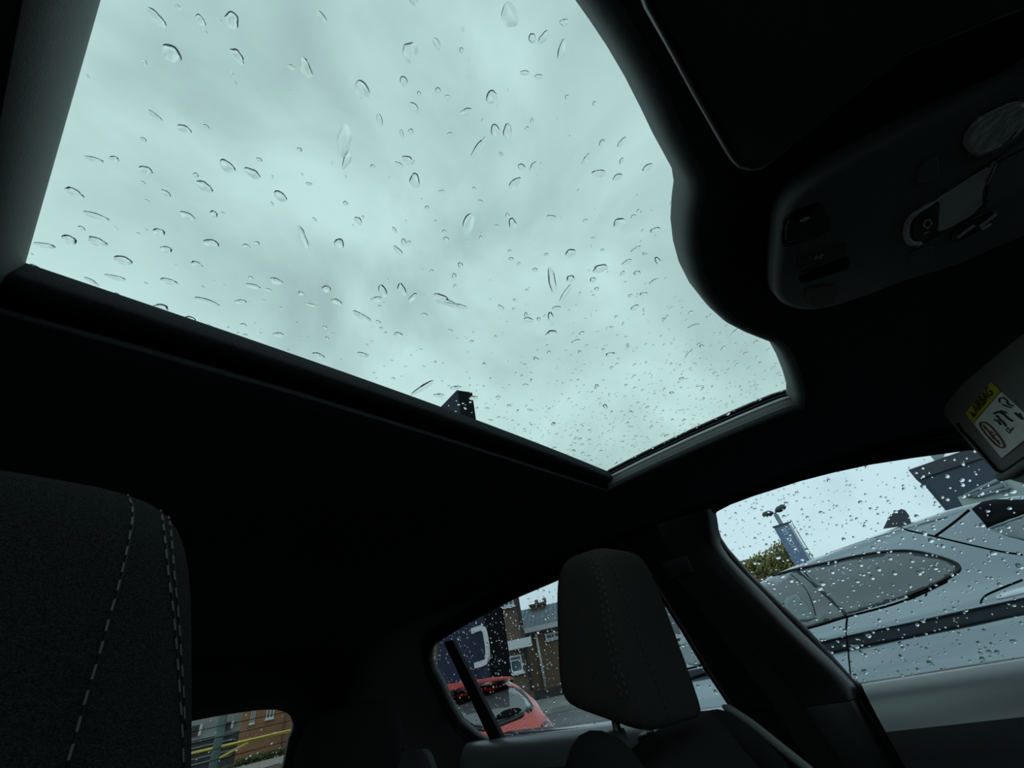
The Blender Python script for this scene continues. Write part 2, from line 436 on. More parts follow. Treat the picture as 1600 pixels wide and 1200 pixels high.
t2 = struct(sweep_loop('trim_2', LOOP, [(0.004, -0.0100), (0.0026, -0.0102), (0.0030, -0.0195), (0.0034, -0.0215), (0.0024, -0.0222), (0.0032, -0.0235), (0.0060, -0.0275), (0.0092, -0.0296), (0.0138, -1)], 'well', idx_side), 'grey plastic lining of the sunroof well')
t15 = struct(sweep_loop('trim_15', LOOP, [(0.005, -0.0052), (0.0010, -0.0054), (0.0006, -0.0062), (0.0007, -0.0085), (0.0016, -0.0098), (0.004, -0.0101)], 'bead', idx_side), 'pale thin bead along the passenger edge of the sunroof')
t13 = struct(sweep_loop('trim_13', LOOP, [(0.016, -0.0002), (0.0, -0.0004), (-0.0002, -0.003), (0.0002, -0.010), (0.0010, -0.018), (0.0024, -0.0235), (0.0048, -0.0268), (0.0080, -0.0288), (0.0115, -0.0296), (0.0150, -1)], 'lip', idx_front[:-5]), 'rounded headliner lip round the sunroof front')
t14 = struct(sweep_loop('trim_14', LOOP, [(0.016, -0.0002), (0.0, -0.0004), (-0.0002, -0.002), (0.0004, -0.006), (0.0016, -0.011), (0.0036, -0.0165), (0.0064, -0.0215), (0.0096, -0.0255), (0.0132, -0.028), (0.0175, -1)], 'lip_driver', idx_front[-5:]), 'rounded headliner lip along the driver edge of the sunroof')
# ------------------------------------------------------------------ windows of the passenger side
W1px = [(1118, 832), (1112, 818), (1112, 808), (1119, 799), (1140, 788), (1175, 775), (1200, 767), (1250, 751), (1300, 738), (1360, 725), (1430, 714), (1510, 703), (1600, 693), (1720, 682)]
W1bot = [(1720, 1018), (1600, 1030), (1500, 1045), (1420, 1058), (1345, 1070), (1335, 1065), (1300, 1028), (1260, 985), (1215, 942), (1172, 900), (1137, 860)]
W1 = [on_side(p) for p in W1px + W1bot]
W1yz = [Vector((p.y, p.z)) for p in W1]
W2px = [(671, 1030), (671, 1017), (676, 1008), (688, 1000), (710, 986), (740, 969), (800, 937), (868, 908), (925, 884), (960, 892), (1002, 903), (1019, 914), (1064, 985), (1102, 1048), (1145, 1112), (1150, 1122),
        (1000, 1135), (900, 1142), (840, 1155), (785, 1166), (768, 1160), (745, 1148), (720, 1128), (702, 1098), (688, 1066), (677, 1047)]
W2 = [on_side(p) for p in W2px]; W2yz = [Vector((p.y, p.z)) for p in W2]
side_outer = [(-1.80, 0.15), (-1.80, 1.0), (-1.72, 1.22), (-1.55, 1.40), (-1.1, 1.455), (0.46, 1.45), (0.60, 1.41), (1.25, 1.04), (1.25, 0.15)]
def side_fn(sgn, inset=0.0): return lambda y, z: (-sgn * 1.0 * (xside(y, z) + inset) * -1 if False else (xside(y, z) + inset) * sgn, y, z)
for sgn, nm in ((1, 'wall_left'), (-1, 'wall_right')):
    struct(sheet(nm, dens(side_outer, 0.12), [W1yz, W2yz], 0.09, side_fn(sgn), 'black_plastic', thick=0.02, off=-sgn), 'black side frame of the car cabin')
g1 = offset2(W1yz, 0.006); g2 = offset2(W2yz, 0.006)
W = []
for sgn, a, b in ((1, 'window_2', 'window_3'), (-1, 'window_6', 'window_7')):
    wA = struct(sheet(a, g1, [], 0.08, side_fn(sgn, -0.006), 'side_glass', thick=0.004, off=sgn), 'front door glass')
    wB = struct(sheet(b, g2, [], 0.08, side_fn(sgn, -0.006), 'side_glass', thick=0.004, off=sgn), 'rear door glass and quarter glass')
# seals round the side windows
def yz_rim(name, L, prof, m, sgn=1):
    n = len(L); v = []; f = []
    for o_, ins in prof:
        q = offset2(L, o_)
        v += [Vector(((xside(p.x, p.y) + ins) * sgn, p.x, p.y)) for p in q]
    for k in range(len(prof) - 1):
        for i in range(n):
            j = (i + 1) % n; f.append((k * n + i, k * n + j, (k + 1) * n + j, (k + 1) * n + i))
    return mk(name, v, f, m)
for sgn, k in ((1, 3), (-1, 5)):
    struct(yz_rim('trim_%d' % k, W1yz, [(0.001, -0.012), (-0.001, 0.0), (0.002, 0.007), (0.010, 0.012), (0.018, 0.010), (0.024, 0.0)], 'rubber', sgn), 'black rubber door window seal')
    struct(yz_rim('trim_%d' % (k + 1), W2yz, [(0.001, -0.012), (-0.001, 0.0), (0.002, 0.006), (0.010, 0.009), (0.018, 0.006), (0.022, 0.0), (0.030, 0.005), (0.038, 0.0)], 'rubber', sgn), 'ribbed black rear window seal')
# divider between rear door glass and quarter glass
dv = [on_side(p, 0.004) for p in [(692, 1003), (706, 1000), (786, 1158), (767, 1162)]]
prism('window_divider', dv, (1, 0, 0), 0.018, 'rubber', None, 0.003)
bpy.data.objects['window_divider'].name = 'trim_7'; struct(bpy.data.objects['trim_7'], 'black upright bar between door glass and quarter glass')

# B pillar trim, rounded, catching the light of the front window on its edge
pf = [on_side(p, 0.030) for p in [(1098, 800), (1103, 838), (1118, 866), (1147, 899), (1175, 927), (1212, 966), (1250, 1004), (1287, 1041), (1322, 1079), (1352, 1122), (1400, 1200)]]
pr = [on_side(p, 0.030) for p in [(975, 850), (1018, 912), (1064, 986), (1102, 1049), (1142, 1112), (1200, 1210)]]
def interp(L, z):
    L = sorted(L, key=lambda q: q.z)
    if z <= L[0].z: return L[0].y
    for a, b in zip(L, L[1:]):
        if z <= b.z: return a.y + (b.y - a.y) * (z - a.z) / max(1e-6, b.z - a.z)
    return L[-1].y
def pillar(name, z0, z1, sgn, dx=0.0):
    v = []; f = []; N = 18; K = None
    for i in range(N + 1):
        z = z0 + (z1 - z0) * i / N; yf = interp(pf, z) ; yr = interp(pr, z)
        sec = [(yf + 0.020, -0.006), (yf + 0.017, 0.006), (yf + 0.012, 0.018), (yf + 0.004, 0.027), (yf - 0.008, 0.033), (yf - 0.03, 0.037), (yf - 0.06, 0.040), ((yf + yr) / 2, 0.042), (yr + 0.03, 0.036), (yr + 0.012, 0.030), (yr + 0.002, 0.018), (yr, -0.004)]
        K = len(sec); v += [Vector(((xside(a, z) + b + dx) * sgn, a, z)) for a, b in sec]
    for i in range(N):
        for k in range(K - 1): f.append((i * K + k, i * K + k + 1, (i + 1) * K + k + 1, (i + 1) * K + k))
    o = mk(name, v, f, 'pillar'); o.data.materials.append(MT['rubber'])
    for q, p_ in enumerate(o.data.polygons):
        if q % (K - 1) >= 7: p_.material_index = 1
    return o
struct(pillar('trim_8', 1.048, 1.40, 1), 'grey-black plastic pillar trim behind the front door'); struct(pillar('trim_9', 0.2, 1.046, 1, -0.004), 'lower pillar trim')
struct(pillar('trim_10', 0.2, 1.40, -1), 'pillar trim behind the driver door')

# door cards
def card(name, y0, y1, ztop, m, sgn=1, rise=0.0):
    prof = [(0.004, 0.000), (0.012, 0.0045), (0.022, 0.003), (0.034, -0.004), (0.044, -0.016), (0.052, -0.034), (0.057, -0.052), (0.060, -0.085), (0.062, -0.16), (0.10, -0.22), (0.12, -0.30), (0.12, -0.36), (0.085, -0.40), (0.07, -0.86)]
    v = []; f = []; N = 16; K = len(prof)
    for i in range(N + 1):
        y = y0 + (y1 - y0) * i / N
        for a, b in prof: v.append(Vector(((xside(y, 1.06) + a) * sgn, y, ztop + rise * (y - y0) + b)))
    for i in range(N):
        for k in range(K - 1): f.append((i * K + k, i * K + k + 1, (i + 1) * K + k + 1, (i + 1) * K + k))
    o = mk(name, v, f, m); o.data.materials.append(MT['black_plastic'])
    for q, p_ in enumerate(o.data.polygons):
        if q % (K - 1) >= 6: p_.material_index = 1  # lower faces black: light fall-off below the door top painted in
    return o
zb1 = on_side((1345, 1070)).z; zb2 = on_side((1600, 1030)).z
yb1 = on_side((1345, 1070)).y; yb2 = on_side((1600, 1030)).y
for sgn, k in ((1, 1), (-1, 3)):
    d = struct(card('door_%d' % k, yb1 + 0.003, 1.1, zb1 - 0.002, 'door_card_lit', sgn, (zb2 - zb1) / (yb2 - yb1)), 'front door inner panel, window light on its top painted as grey')
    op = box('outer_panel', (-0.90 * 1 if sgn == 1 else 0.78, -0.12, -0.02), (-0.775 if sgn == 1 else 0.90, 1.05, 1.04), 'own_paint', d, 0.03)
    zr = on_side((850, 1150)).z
    d2 = struct(card('door_%d' % (k + 1), -1.08, -0.375, zr + 0.004, 'rear_card_lit', sgn, 0.0), 'rear door inner panel, light on its ledge painted as grey')
    op = box('outer_panel', (-0.90 if sgn == 1 else 0.78, -1.1, -0.02), (-0.775 if sgn == 1 else 0.90, -0.14, 1.04), 'own_paint', d2, 0.03)
    box('arm_rest', (sgn * -0.66, -0.05, 0.62), (sgn * -0.58, 0.45, 0.68), 'black_plastic', d, 0.015)

# rear wall with window
def ytail(z): return -1.76 + 0.45 * (z - 1.0)
def on_tail(p): return march(p, lambda q: q.y - ytail(q.z))
RW = [on_tail(p) for p in [(455, 1120), (447, 1113), (432, 1109), (415, 1109), (400, 1110), (370, 1114), (340, 1119), (293, 1127)]]
RWr = [on_tail(p) for p in [(446, 1192), (450, 1170), (453, 1155), (459, 1142), (460, 1132)]]
zt = RW[-1].z
rwxz = [Vector((p.x, p.z)) for p in RW] + [Vector((-0.1, zt + 0.006)), Vector((0.2, zt + 0.006)), Vector((0.40, zt - 0.01)), Vector((0.46, zt - 0.03)), Vector((0.50, 0.98)), Vector((-0.50, 0.98))] + [Vector((p.x, p.z)) for p in RWr]
struct(sheet('wall_rear', [(-0.78, 0.15), (0.78, 0.15), (0.78, 1.45), (-0.78, 1.45)], [rwxz], 0.09, lambda x, z: (x, ytail(z), z), 'black_plastic', thick=0.02, off=1), 'black tailgate trim')
wr = struct(sheet('window_4', offset2(rwxz, 0.008), [], 0.1, lambda x, z: (x, ytail(z) - 0.012, z), 'rear_glass', thick=0.003, off=1), 'rear window glass')
for i in range(9):
    z = 1.235 - 0.026 * i
    tube('heating_wire', [(x, ytail(z) - 0.008 , z) for x in (-0.49, -0.2, 0.1, 0.49)], 0.0008, 'gap', wr, 4)
struct(box('floor', (-0.8, -1.8, 0.10), (0.8, 1.3, 0.15), 'black_plastic'))
# windscreen and dashboard
wsv = [(-0.62, 0.46, 1.42), (0.62, 0.46, 1.42), (0.70, 1.25, 1.02), (-0.70, 1.25, 1.02)]
ws = struct(solid(mk('window_5', wsv, [(0, 1, 2, 3)], 'side_glass', smooth=False), 0.005), 'windscreen')
db = struct(box('wall_front', (-0.74, 0.95, 0.15), (0.74, 1.30, 1.0), 'black_plastic', None, 0.05), 'dashboard')
# ------------------------------------------------------------------ sun blind at the rear edge of the sunroof
bl = thing('sunroof_blind', 'dark roller blind drawn across the rear part of the panoramic sunroof', 'blind', (0, -0.4, 1.46))
e0 = on_roof((25, 427), -0.013); e1 = on_roof((948, 743), -0.013)
ed = (e1 - e0).normalized(); en = Vector((ed.y, -ed.x, 0)).normalized()
if en.y > 0: en = -en
e0 = e0 - ed * 0.03; e1 = e1 + ed * 0.03
prof = [(0.0, 0.012), (0.0, 0.001), (0.002, -0.002), (0.010, -0.004), (0.024, -0.004), (0.028, -0.001), (0.030, 0.006)]
v = []; f = []; K = len(prof); NN = 20
for i in range(NN + 1):
    b = e0.lerp(e1, i / NN)
    for a, c in prof:
        q = b + en * a; v.append(Vector((q.x, q.y, zglass(q.x, q.y) - 0.013 + c)))
for i in range(NN):
    for k in range(K - 1): f.append((i * K + k, i * K + k + 1, (i + 1) * K + k + 1, (i + 1) * K + k))
mk('pull_rail', v, f, 'headliner', bl)
v = []; f = []
for i in range(NN + 1):
    b = e0.lerp(e1, i / NN)
    for a in (0.028, 0.10, 0.20):
        q = b + en * a; v.append(Vector((q.x, q.y, zglass(q.x, q.y) - 0.008)))
for i in range(NN):
    for k in range(2): f.append((i * 3 + k, i * 3 + k + 1, (i + 1) * 3 + k + 1, (i + 1) * 3 + k))
mk('blind_cloth', v, f, 'headliner', bl)

# ------------------------------------------------------------------ seats
def superloop(cx_, cy_, hx, hy, z, n=40, e=4.5, bulge=0.0):
    P = []
    for i in range(n):
        t = 2 * math.pi * i / n; c = math.cos(t); s = math.sin(t)
        x = hx * (abs(c) ** (2 / e)) * (1 if c >= 0 else -1); y = hy * (abs(s) ** (2 / e)) * (1 if s >= 0 else -1)
        P.append(Vector((cx_ + x, cy_ + y, z)))
    return P
def loft(name, loops, m, parent=None, caps=True):
    v = []; f = []; n = len(loops[0])
    for L in loops: v += L
    for k in range(len(loops) - 1):
        for i in range(n):
            j = (i + 1) % n; f.append((k * n + i, k * n + j, (k + 1) * n + j, (k + 1) * n + i))
    if caps: f.append(tuple(range(n))[::-1]); f.append(tuple(range((len(loops) - 1) * n, len(loops) * n)))
    return mk(name, v, f, m, parent)
def headrest(parent, xc, st, m='seat_fabric'):
    """st: list of (z, y centre, half width, half depth, exponent)"""
    L = [superloop(xc + (s[5] if len(s) > 5 else 0), s[1], s[2], s[3], s[0], 48, s[4]) for s in st]
    o = loft('headrest', L, m, parent)
    sub = o.modifiers.new('smooth', 'SUBSURF'); sub.levels = 1; sub.render_levels = 1
    return o
ps = thing('front_passenger_seat', 'black fabric front passenger seat with stitched headrest beside the wet front door window', 'car seat', (-0.40, -0.3, 0.2))
hst = [(1.122, -0.345, 0.072, 0.037, 4), (1.123, -0.345, 0.098, 0.051, 5), (1.127, -0.346, 0.110, 0.057, 7), (1.136, -0.346, 0.113, 0.059, 8), (1.155, -0.346, 0.114, 0.0595, 8), (1.185, -0.344, 0.113, 0.058, 8), (1.22, -0.341, 0.110, 0.056, 7), (1.26, -0.337, 0.106, 0.0525, 7), (1.290, -0.334, 0.101, 0.049, 6.5), (1.308, -0.332, 0.095, 0.046, 6), (1.320, -0.331, 0.086, 0.042, 5), (1.328, -0.330, 0.072, 0.034, 4), (1.332, -0.330, 0.048, 0.018, 3)]
# sloping underside: shear the lower rings so the front hangs lower than the back
def shear(o, zc, k, y0):
    for v_ in o.data.vertices:
        w = cl((zc - v_.co.z) / 0.06)
        v_.co.z += w * k * (y0 - v_.co.y)
hp = headrest(ps, -0.347, hst); shear(hp, 1.20, 0.35, -0.36)
for v_ in hp.data.vertices:
    v_.co.z += cl((1.20 - v_.co.z) / 0.06) * 0.10 * (v_.co.x + 0.30)
hp.name = 'headrest'
bvp = bvh_of([hp])
for nm, pts in (('a', [(905, 862), (922, 878), (934, 905), (941, 945), (950, 1000), (961, 1050), (972, 1092)]), ('b', [(912, 862), (930, 880), (941, 905), (950, 950), (960, 1005), (971, 1052), (983, 1094)]),
                ('c', [(938, 868), (958, 890), (972, 925), (986, 965), (1003, 1010), (1022, 1060), (1045, 1118)])):
    dashes('stitching', pts, bvp, 'thread', hp, r=0.00045)
    appline('seam', pts, bvp, 0.0007, 'rubber', hp, 0.0)
# post and collar
pc = onx((957, 1143), -0.290)
for k, (xx, yy_, zz_) in enumerate(((pc.x, pc.y, pc.z), (-0.405, -0.372, 1.080))):
    tube('headrest_post', [(xx, yy_, 1.00), (xx, yy_ + 0.012, 1.16)], 0.0055, 'satin', ps, 14)
    cc = loft('post_collar', [superloop(xx, yy_, 0.024, 0.014, zz_ - 0.03, 24, 2.5), superloop(xx, yy_, 0.024, 0.014, zz_ - 0.006, 24, 2.5), superloop(xx, yy_, 0.022, 0.012, zz_, 24, 2.5), superloop(xx, yy_, 0.010, 0.008, zz_ + 0.002, 24, 2.2)], ('console', 'black_plastic')[k], ps)
# seat back
def seatback(parent, xc, m='seat_side'):
    st = [(0.25, -0.10, 0.22, 0.05), (0.45, -0.16, 0.255, 0.055), (0.70, -0.235, 0.255, 0.06), (0.90, -0.29, 0.235, 0.055), (1.00, -0.318, 0.215, 0.05), (1.045, -0.330, 0.200, 0.046), (1.065, -0.335, 0.180, 0.040), (1.078, -0.338, 0.150, 0.030), (1.082, -0.339, 0.10, 0.018)]
    o = loft('seat_back', [superloop(xc, s[1], s[2], s[3], s[0], 56, 4) for s in st], m, parent)
    # side bolsters stand proud of the middle
    for v_ in o.data.vertices:
        t = (v_.co.x - xc) / 0.23
        if v_.co.y > -0.29 + (0.9 - v_.co.z) * 0.28 or v_.co.y > -0.33:
            v_.co.y += 0.035 * max(0, abs(t) - 0.45) * cl((1.09 - v_.co.z) / 0.1)
    sub = o.modifiers.new('smooth', 'SUBSURF'); sub.levels = 1; sub.render_levels = 1
    return o
sb = seatback(ps, -0.42)
# ribbed side bolster nearest the camera, and outer one
def bolster(parent, pts, r, m):
    L = smoothline(pts, 5); n = len(L)
    R_ = [r * (0.35 + 0.65 * min(1, i / (n * 0.18))) for i in range(n)]
    o = tube('bolster', L, R_, m, parent, 16); return o
bolster(ps, [(-0.250, -0.365, 1.085), (-0.215, -0.350, 1.080), (-0.190, -0.315, 1.045), (-0.175, -0.27, 0.96), (-0.165, -0.22, 0.84), (-0.16, -0.15, 0.6), (-0.17, -0.06, 0.38)], 0.046, 'ribbed')
bolster(ps, [(-0.52, -0.325, 1.060), (-0.555, -0.31, 1.04), (-0.585, -0.28, 0.99), (-0.60, -0.25, 0.9), (-0.61, -0.18, 0.70), (-0.60, -0.06, 0.38)], 0.040, 'ribbed')
# hard grey shell edge of the seat back
sh = [ony(p, -0.335) for p in [(1085, 1084)]]
edge = [on_side(p, 0.13) for p in [(1128, 1103), (1145, 1112), (1175, 1132), (1210, 1160), (1262, 1202), (1300, 1235)]]
edge = smoothline(edge, 4)
tube('side_trim', edge, [0.002, 0.004, 0.006] + [0.0075] * (len(edge) - 3), 'visor', ps, 10)
box('seat_cushion', (-0.64, -0.22, 0.25), (-0.16, 0.34, 0.42), 'seat_side', ps, 0.05)

ds = thing('driver_seat', 'black fabric driver seat with tall headrest and pale dashed stitching, nearest the camera', 'car seat', (0.40, -0.3, 0.2))
# headrest seen from very near
fx = ony((278, 900), -0.25).x - 0.010
ztop = ony((100, 748), -0.25).z + 0.004
hst2 = [(1.060, -0.270, 0.09, 0.03, 3), (1.065, -0.270, 0.13, 0.042, 4), (1.08, -0.270, 0.146, 0.052, 5), (1.12, -0.270, 0.151, 0.056, 6), (1.17, -0.272, 0.145, 0.056, 6), (1.20, -0.273, 0.138, 0.054, 6), (1.24, -0.273, 0.128, 0.052, 6), (ztop - 0.042, -0.274, 0.122, 0.048, 6), (ztop - 0.022, -0.275, 0.115, 0.042, 5), (ztop - 0.008, -0.276, 0.105, 0.034, 4), (ztop - 0.002, -0.277, 0.085, 0.025, 3.5), (ztop, -0.277, 0.055, 0.013, 3)]
hd = headrest(ds, fx + 0.128, hst2, 'seat_fabric_dark')
bvd = bvh_of([hd])
sA = [(195, 768), (203, 785), (206, 805), (202, 835), (193, 880), (182, 925), (170, 965), (158, 1010), (143, 1060), (128, 1110), (116, 1155), (103, 1198)]
sB = [(246, 785), (252, 810), (257, 850), (262, 900), (270, 960), (275, 1020), (279, 1080), (283, 1140), (285, 1198)]
sC = [(260, 800), (264, 820), (267, 850), (271, 900), (277, 960), (281, 1020), (285, 1080), (287, 1140)]
for s in (sA, sB, sC):
    dashes('stitching', s, bvd, 'thread', hd, dash=0.0040, gap=0.0030, r=0.00042)
    appline('seam', [(a + 2.0, b) for a, b in s], bvd, 0.0006, 'rubber', hd, 0.0)
for xx in (0.33, 0.46): tube('headrest_post', [(xx, -0.29, 1.0), (xx, -0.275, 1.10)], 0.006, 'satin', ds, 12)
seatback(ds, 0.40)
box('seat_cushion', (0.16, -0.22, 0.25), (0.64, 0.34, 0.42), 'seat_side', ds, 0.05)

rs = thing('rear_bench_seat', 'black fabric rear bench seat with headrests in front of the rear window', 'car seat', (0, -1.15, 0.2))
for xc in (-0.395, 0.395):
    L = [superloop(xc, -1.17, a, b, z, 36, e) for z, a, b, e in ((1.02, 0.09, 0.03, 3), (1.03, 0.12, 0.045, 4), (1.07, 0.132, 0.055, 5), (1.12, 0.13, 0.053, 5), (1.165, 0.118, 0.046, 4), (1.188, 0.095, 0.034, 3.5), (1.194, 0.05, 0.018, 3))]
    h = loft('headrest', L, 'seat_side', rs); s = h.modifiers.new('s', 'SUBSURF'); s.levels = 1; s.render_levels = 1
    if xc < 0: hr = h
L = [superloop(0.0, -1.18, a, b, z, 36, e) for z, a, b, e in ((1.0, 0.09, 0.03, 3), (1.02, 0.11, 0.045, 4), (1.06, 0.11, 0.05, 5), (1.09, 0.10, 0.04, 4), (1.105, 0.07, 0.025, 3))]
loft('headrest', L, 'seat_side', rs)
box('seat_back', (-0.62, -1.32, 0.3), (0.62, -1.12, 1.02), 'seat_side', rs, 0.05)
box('seat_cushion', (-0.62, -1.15, 0.25), (0.62, -0.72, 0.42), 'seat_side', rs, 0.05)
bvr = bvh_of([hr])
tube('headrest_guide', smoothline([on_tail(p) + Vector((0, 0.12, 0)) for p in [(454, 1168), (451, 1180), (444, 1190), (440, 1200)]], 3), 0.004, 'satin', rs, 8)
# C pillar trim panel, faintly lit, and an added glint bar
cp = thing('quarter_trim_panel', 'grey curved plastic trim strip below the rear quarter window', 'trim', (-0.62, -1.25, 1.0))
prism('panel', [onx(p, -0.60) for p in [(633, 1180), (645, 1174), (660, 1172), (668, 1182), (676, 1206), (650, 1212)]], (1, 0, 0), 0.02, 'visor_cloth', cp, 0.004)
tube('glint_bar', [onx(p, -0.58) for p in [(604, 1180), (618, 1175), (633, 1170)]], 0.003, 'pillar', cp, 6)  # thin glossy bar added to give a glint
# seat belt on the pillar
sbt = thing('seat_belt', 'black seat belt webbing hanging on the inner face of the pillar trim', 'seat belt', (-0.66, -0.28, 0.5))
bz = [1.30, 1.24, 1.16, 1.08, 0.98, 0.8, 0.55]
v = []; f = []
for i, z in enumerate(bz):
    yc = (interp(pf, z) + interp(pr, z)) / 2 + 0.005 + 0.25 * max(0, 1.0 - z) * 0.2
    for a in (-0.023, 0.023): v.append(Vector((xside(yc, z) + 0.050, yc + a, z)))
for i in range(len(bz) - 1): f.append((2 * i, 2 * i + 1, 2 * i + 3, 2 * i + 2))
solid(mk('webbing', v, f, 'seat_side', sbt, False), 0.0015)
yc = (interp(pf, 1.31) + interp(pr, 1.31)) / 2
bevel(mk('belt_anchor', [(xside(yc, z) + dx_, yc + a, z) for z in (1.29, 1.325) for a in (-0.03, 0.03) for dx_ in (0.042, 0.056)], [(0, 1, 3, 2), (4, 6, 7, 5), (0, 4, 5, 1), (2, 3, 7, 6), (0, 2, 6, 4), (1, 5, 7, 3)], 'black_plastic', sbt), 0.004)

# ------------------------------------------------------------------ sun visors
dvz = 0.022
dvp = [(1022, 3), (1060, 72), (1095, 140), (1125, 195), (1145, 232), (1153, 246), (1162, 256), (1176, 262), (1192, 260), (1212, 246), (1260, 205), (1330, 150), (1420, 80), (1520, 10), (1600, -50), (1500, -220), (900, -220)]
v3 = [on_head(p, -dvz) for p in dvp[:14]]
# continue the visor beyond the frame in the plan of the roof
xa = v3[0]; tail = [Vector((0.07 + 0, 0.30, 0)), Vector((0.60, 0.30, 0)), Vector((0.62, 0.27, 0)), Vector((0.62, xa.y + 0.02, 0)), Vector((0.58, xa.y, 0))]
outl = [Vector((p.x, p.y)) for p in v3[:13]] + [Vector((min(v3[12].x, 0.06), 0.28))] + [Vector((p.x, p.y)) for p in tail[1:]]
vd = thing('sun_visor', 'large dark fabric sun visor folded up above the driver, pale piped edge', 'sun visor', (0.35, 0.3, 1.44))
def visor_z(x, y): return zhead(x, y) - dvz
vo = sheet('visor_panel', outl, [], 0.05, lambda x, y: (x, y, visor_z(x, y)), 'visor_cloth', vd, thick=0.014, off=1.0)
for p_ in vo.data.polygons: pass
rim = [Vector((p.x, p.y, visor_z(p.x, p.y) + 0.004)) for p in outl]
tube('piping', rim, 0.0042, 'pillar', vd, 10, closed=True)

# passenger visor hangs down over the top corner of the window
vp = thing('sun_visor', 'grey sun visor folded down in front of passenger with yellow and white airbag warning label', 'sun visor', (-0.5, 0.3, 1.4))
A = ony((1565, 740), 0.215); B = ony((1497, 668), 0.226)
ux = Vector((1, 0.18, 0.02)).normalized()
# plane through the flap's outer edge and running towards +x
pn = (A - B).cross(ux).normalized()
if pn.dot(CAM - A) < 0: pn = -pn
onv = lambda p, o_=0.0: onplane(p, A + pn * o_, pn)
body = [onv(p) for p in [(1472, 640), (1486, 663), (1512, 694), (1537, 722), (1556, 740), (1575, 749), (1600, 756), (1680, 765), (1850, 770), (2100, 745), (2240, 640), (2200, 500), (2050, 420), (1850, 420), (1700, 455), (1590, 525), (1530, 575), (1500, 600)]]
prism('visor_panel', smoothline(body, 3, True), pn, 0.018, 'visor', vp, 0.004, True)
flap = [onv(p, 0.003) for p in [(1497, 664), (1503, 672), (1530, 702), (1557, 733), (1562, 737), (1568, 737), (1600, 716), (1700, 668), (1760, 600), (1720, 520), (1610, 545), (1550, 597), (1520, 628)]]
prism('mirror_flap', flap, pn, 0.006, 'visor', vp, 0.002)
grv = [onv(p, 0.004) for p in [(1496, 662), (1503, 672), (1530, 702), (1558, 735), (1565, 738), (1574, 735), (1600, 717), (1640, 688)]]
tube('flap_groove', grv, 0.0022, 'gap', vp, 8)
lip = [onv(p, 0.004) for p in [(1560, 747), (1572, 744), (1585, 737), (1604, 724), (1640, 702)]]
tube('grip_lip', smoothline(lip, 3), [0.001] + [0.005] * 12, 'visor', vp, 10)
lab = prism('warning_label', [onv(p, 0.0045) for p in [(1522, 662), (1564, 611), (1640, 690), (1600, 735)]][:0] or [onv(p, 0.0045) for p in [(1521, 662), (1564, 612), (1625, 668), (1565, 716)]], pn, 0.001, 'white_label', vp)
lab['label'] = 'white airbag warning pictogram field'
yl = prism('yellow_strip', [onv(p, 0.0046) for p in [(1508, 646), (1548, 597), (1563, 611), (1520, 661)]], pn, 0.001, 'yellow_label', lab)
o3 = onv((1524, 655.5), 0.006); tx = onv((1560, 612), 0.006) - o3; ty = onv((1510, 642), 0.006) - o3
text('lettering', 'AIRBAG', o3 + tx * 0.14 + ty * 0.22, tx, ty, tx.length * 0.215, 'ink', lab, 0.0002)
bm = bmesh.new()
tri = [o3 + tx * 0.0 + ty * 0.2, o3 + tx * 0.11 + ty * 0.2, o3 + tx * 0.055 + ty * 0.8]
bm.faces.new([bm.verts.new(p) for p in tri]); bm_to('warning_triangle', bm, 'ink', lab)
def ring(name, pts, r, m): return tube(name, [onv(p, 0.0055) for p in smoothline([(a, b, 0) for a, b in pts], 4, True) for p in [(p[0], p[1])]], r, m, lab, 5, True)
ring('prohibition_ring', [(1532, 661), (1539, 660), (1549, 667), (1560, 680), (1568, 692), (1569, 698), (1563, 699), (1553, 692), (1541, 679), (1533, 668)], 0.0011, 'red_ink')
def strokes(name, lines, r, m):
    bm = bmesh.new()
    for l in lines: tubebm(bm, [onv(p, 0.0055) for p in l], r, 5)
    return bm_to(name, bm, m, lab)
strokes('seat_pictogram', [[(1538, 668), (1545, 674), (1551, 676)], [(1545, 674), (1553, 686), (1560, 689)], [(1549, 680), (1556, 679)], [(1536, 664), (1562, 694)]], 0.0008, 'red_ink')
strokes('child_pictogram', [[(1553, 646), (1560, 643), (1568, 647), (1577, 655), (1582, 658)], [(1557, 649), (1563, 656), (1568, 660), (1572, 666)], [(1554, 656), (1560, 658), (1564, 664)], [(1564, 642), (1572, 645)]], 0.0012, 'ink')
strokes('bag_pictogram', [[(1562, 629), (1561, 623), (1567, 621), (1573, 625), (1575, 632)], [(1566, 632), (1573, 635), (1580, 637)], [(1575, 632), (1583, 634)]], 0.0009, 'ink')
strokes('book_pictogram', [[(1574, 668), (1579, 673), (1583, 668)], [(1574, 668), (1572, 672), (1577, 677), (1579, 673)]], 0.0005, 'ink')
strokes('arrow_pictogram', [[(1586, 645), (1592, 651), (1598, 655)], [(1592, 646), (1598, 655)]], 0.0012, 'ink')

gh = thing('grab_handle', 'thin dark curved grab handle on the headliner above the rear window', 'handle', on_head((310, 1088)))
tube('handle_bar', smoothline([on_head((288, 1092), 0.003), on_head((300, 1091), -0.012), on_head((315, 1088), -0.018), on_head((326, 1082), -0.014), on_head((333, 1077), 0.003)], 4), 0.004, 'visor', gh, 8)
struct(tube('trim_16', smoothline([on_head(p, -0.0005) for p in [(1502, 508), (1513, 535), (1521, 560), (1520, 582), (1506, 612), (1492, 638), (1481, 658)]], 4), 0.0009, 'visor_cloth', None, 5), 'thin pale seam in the headliner near the passenger visor')
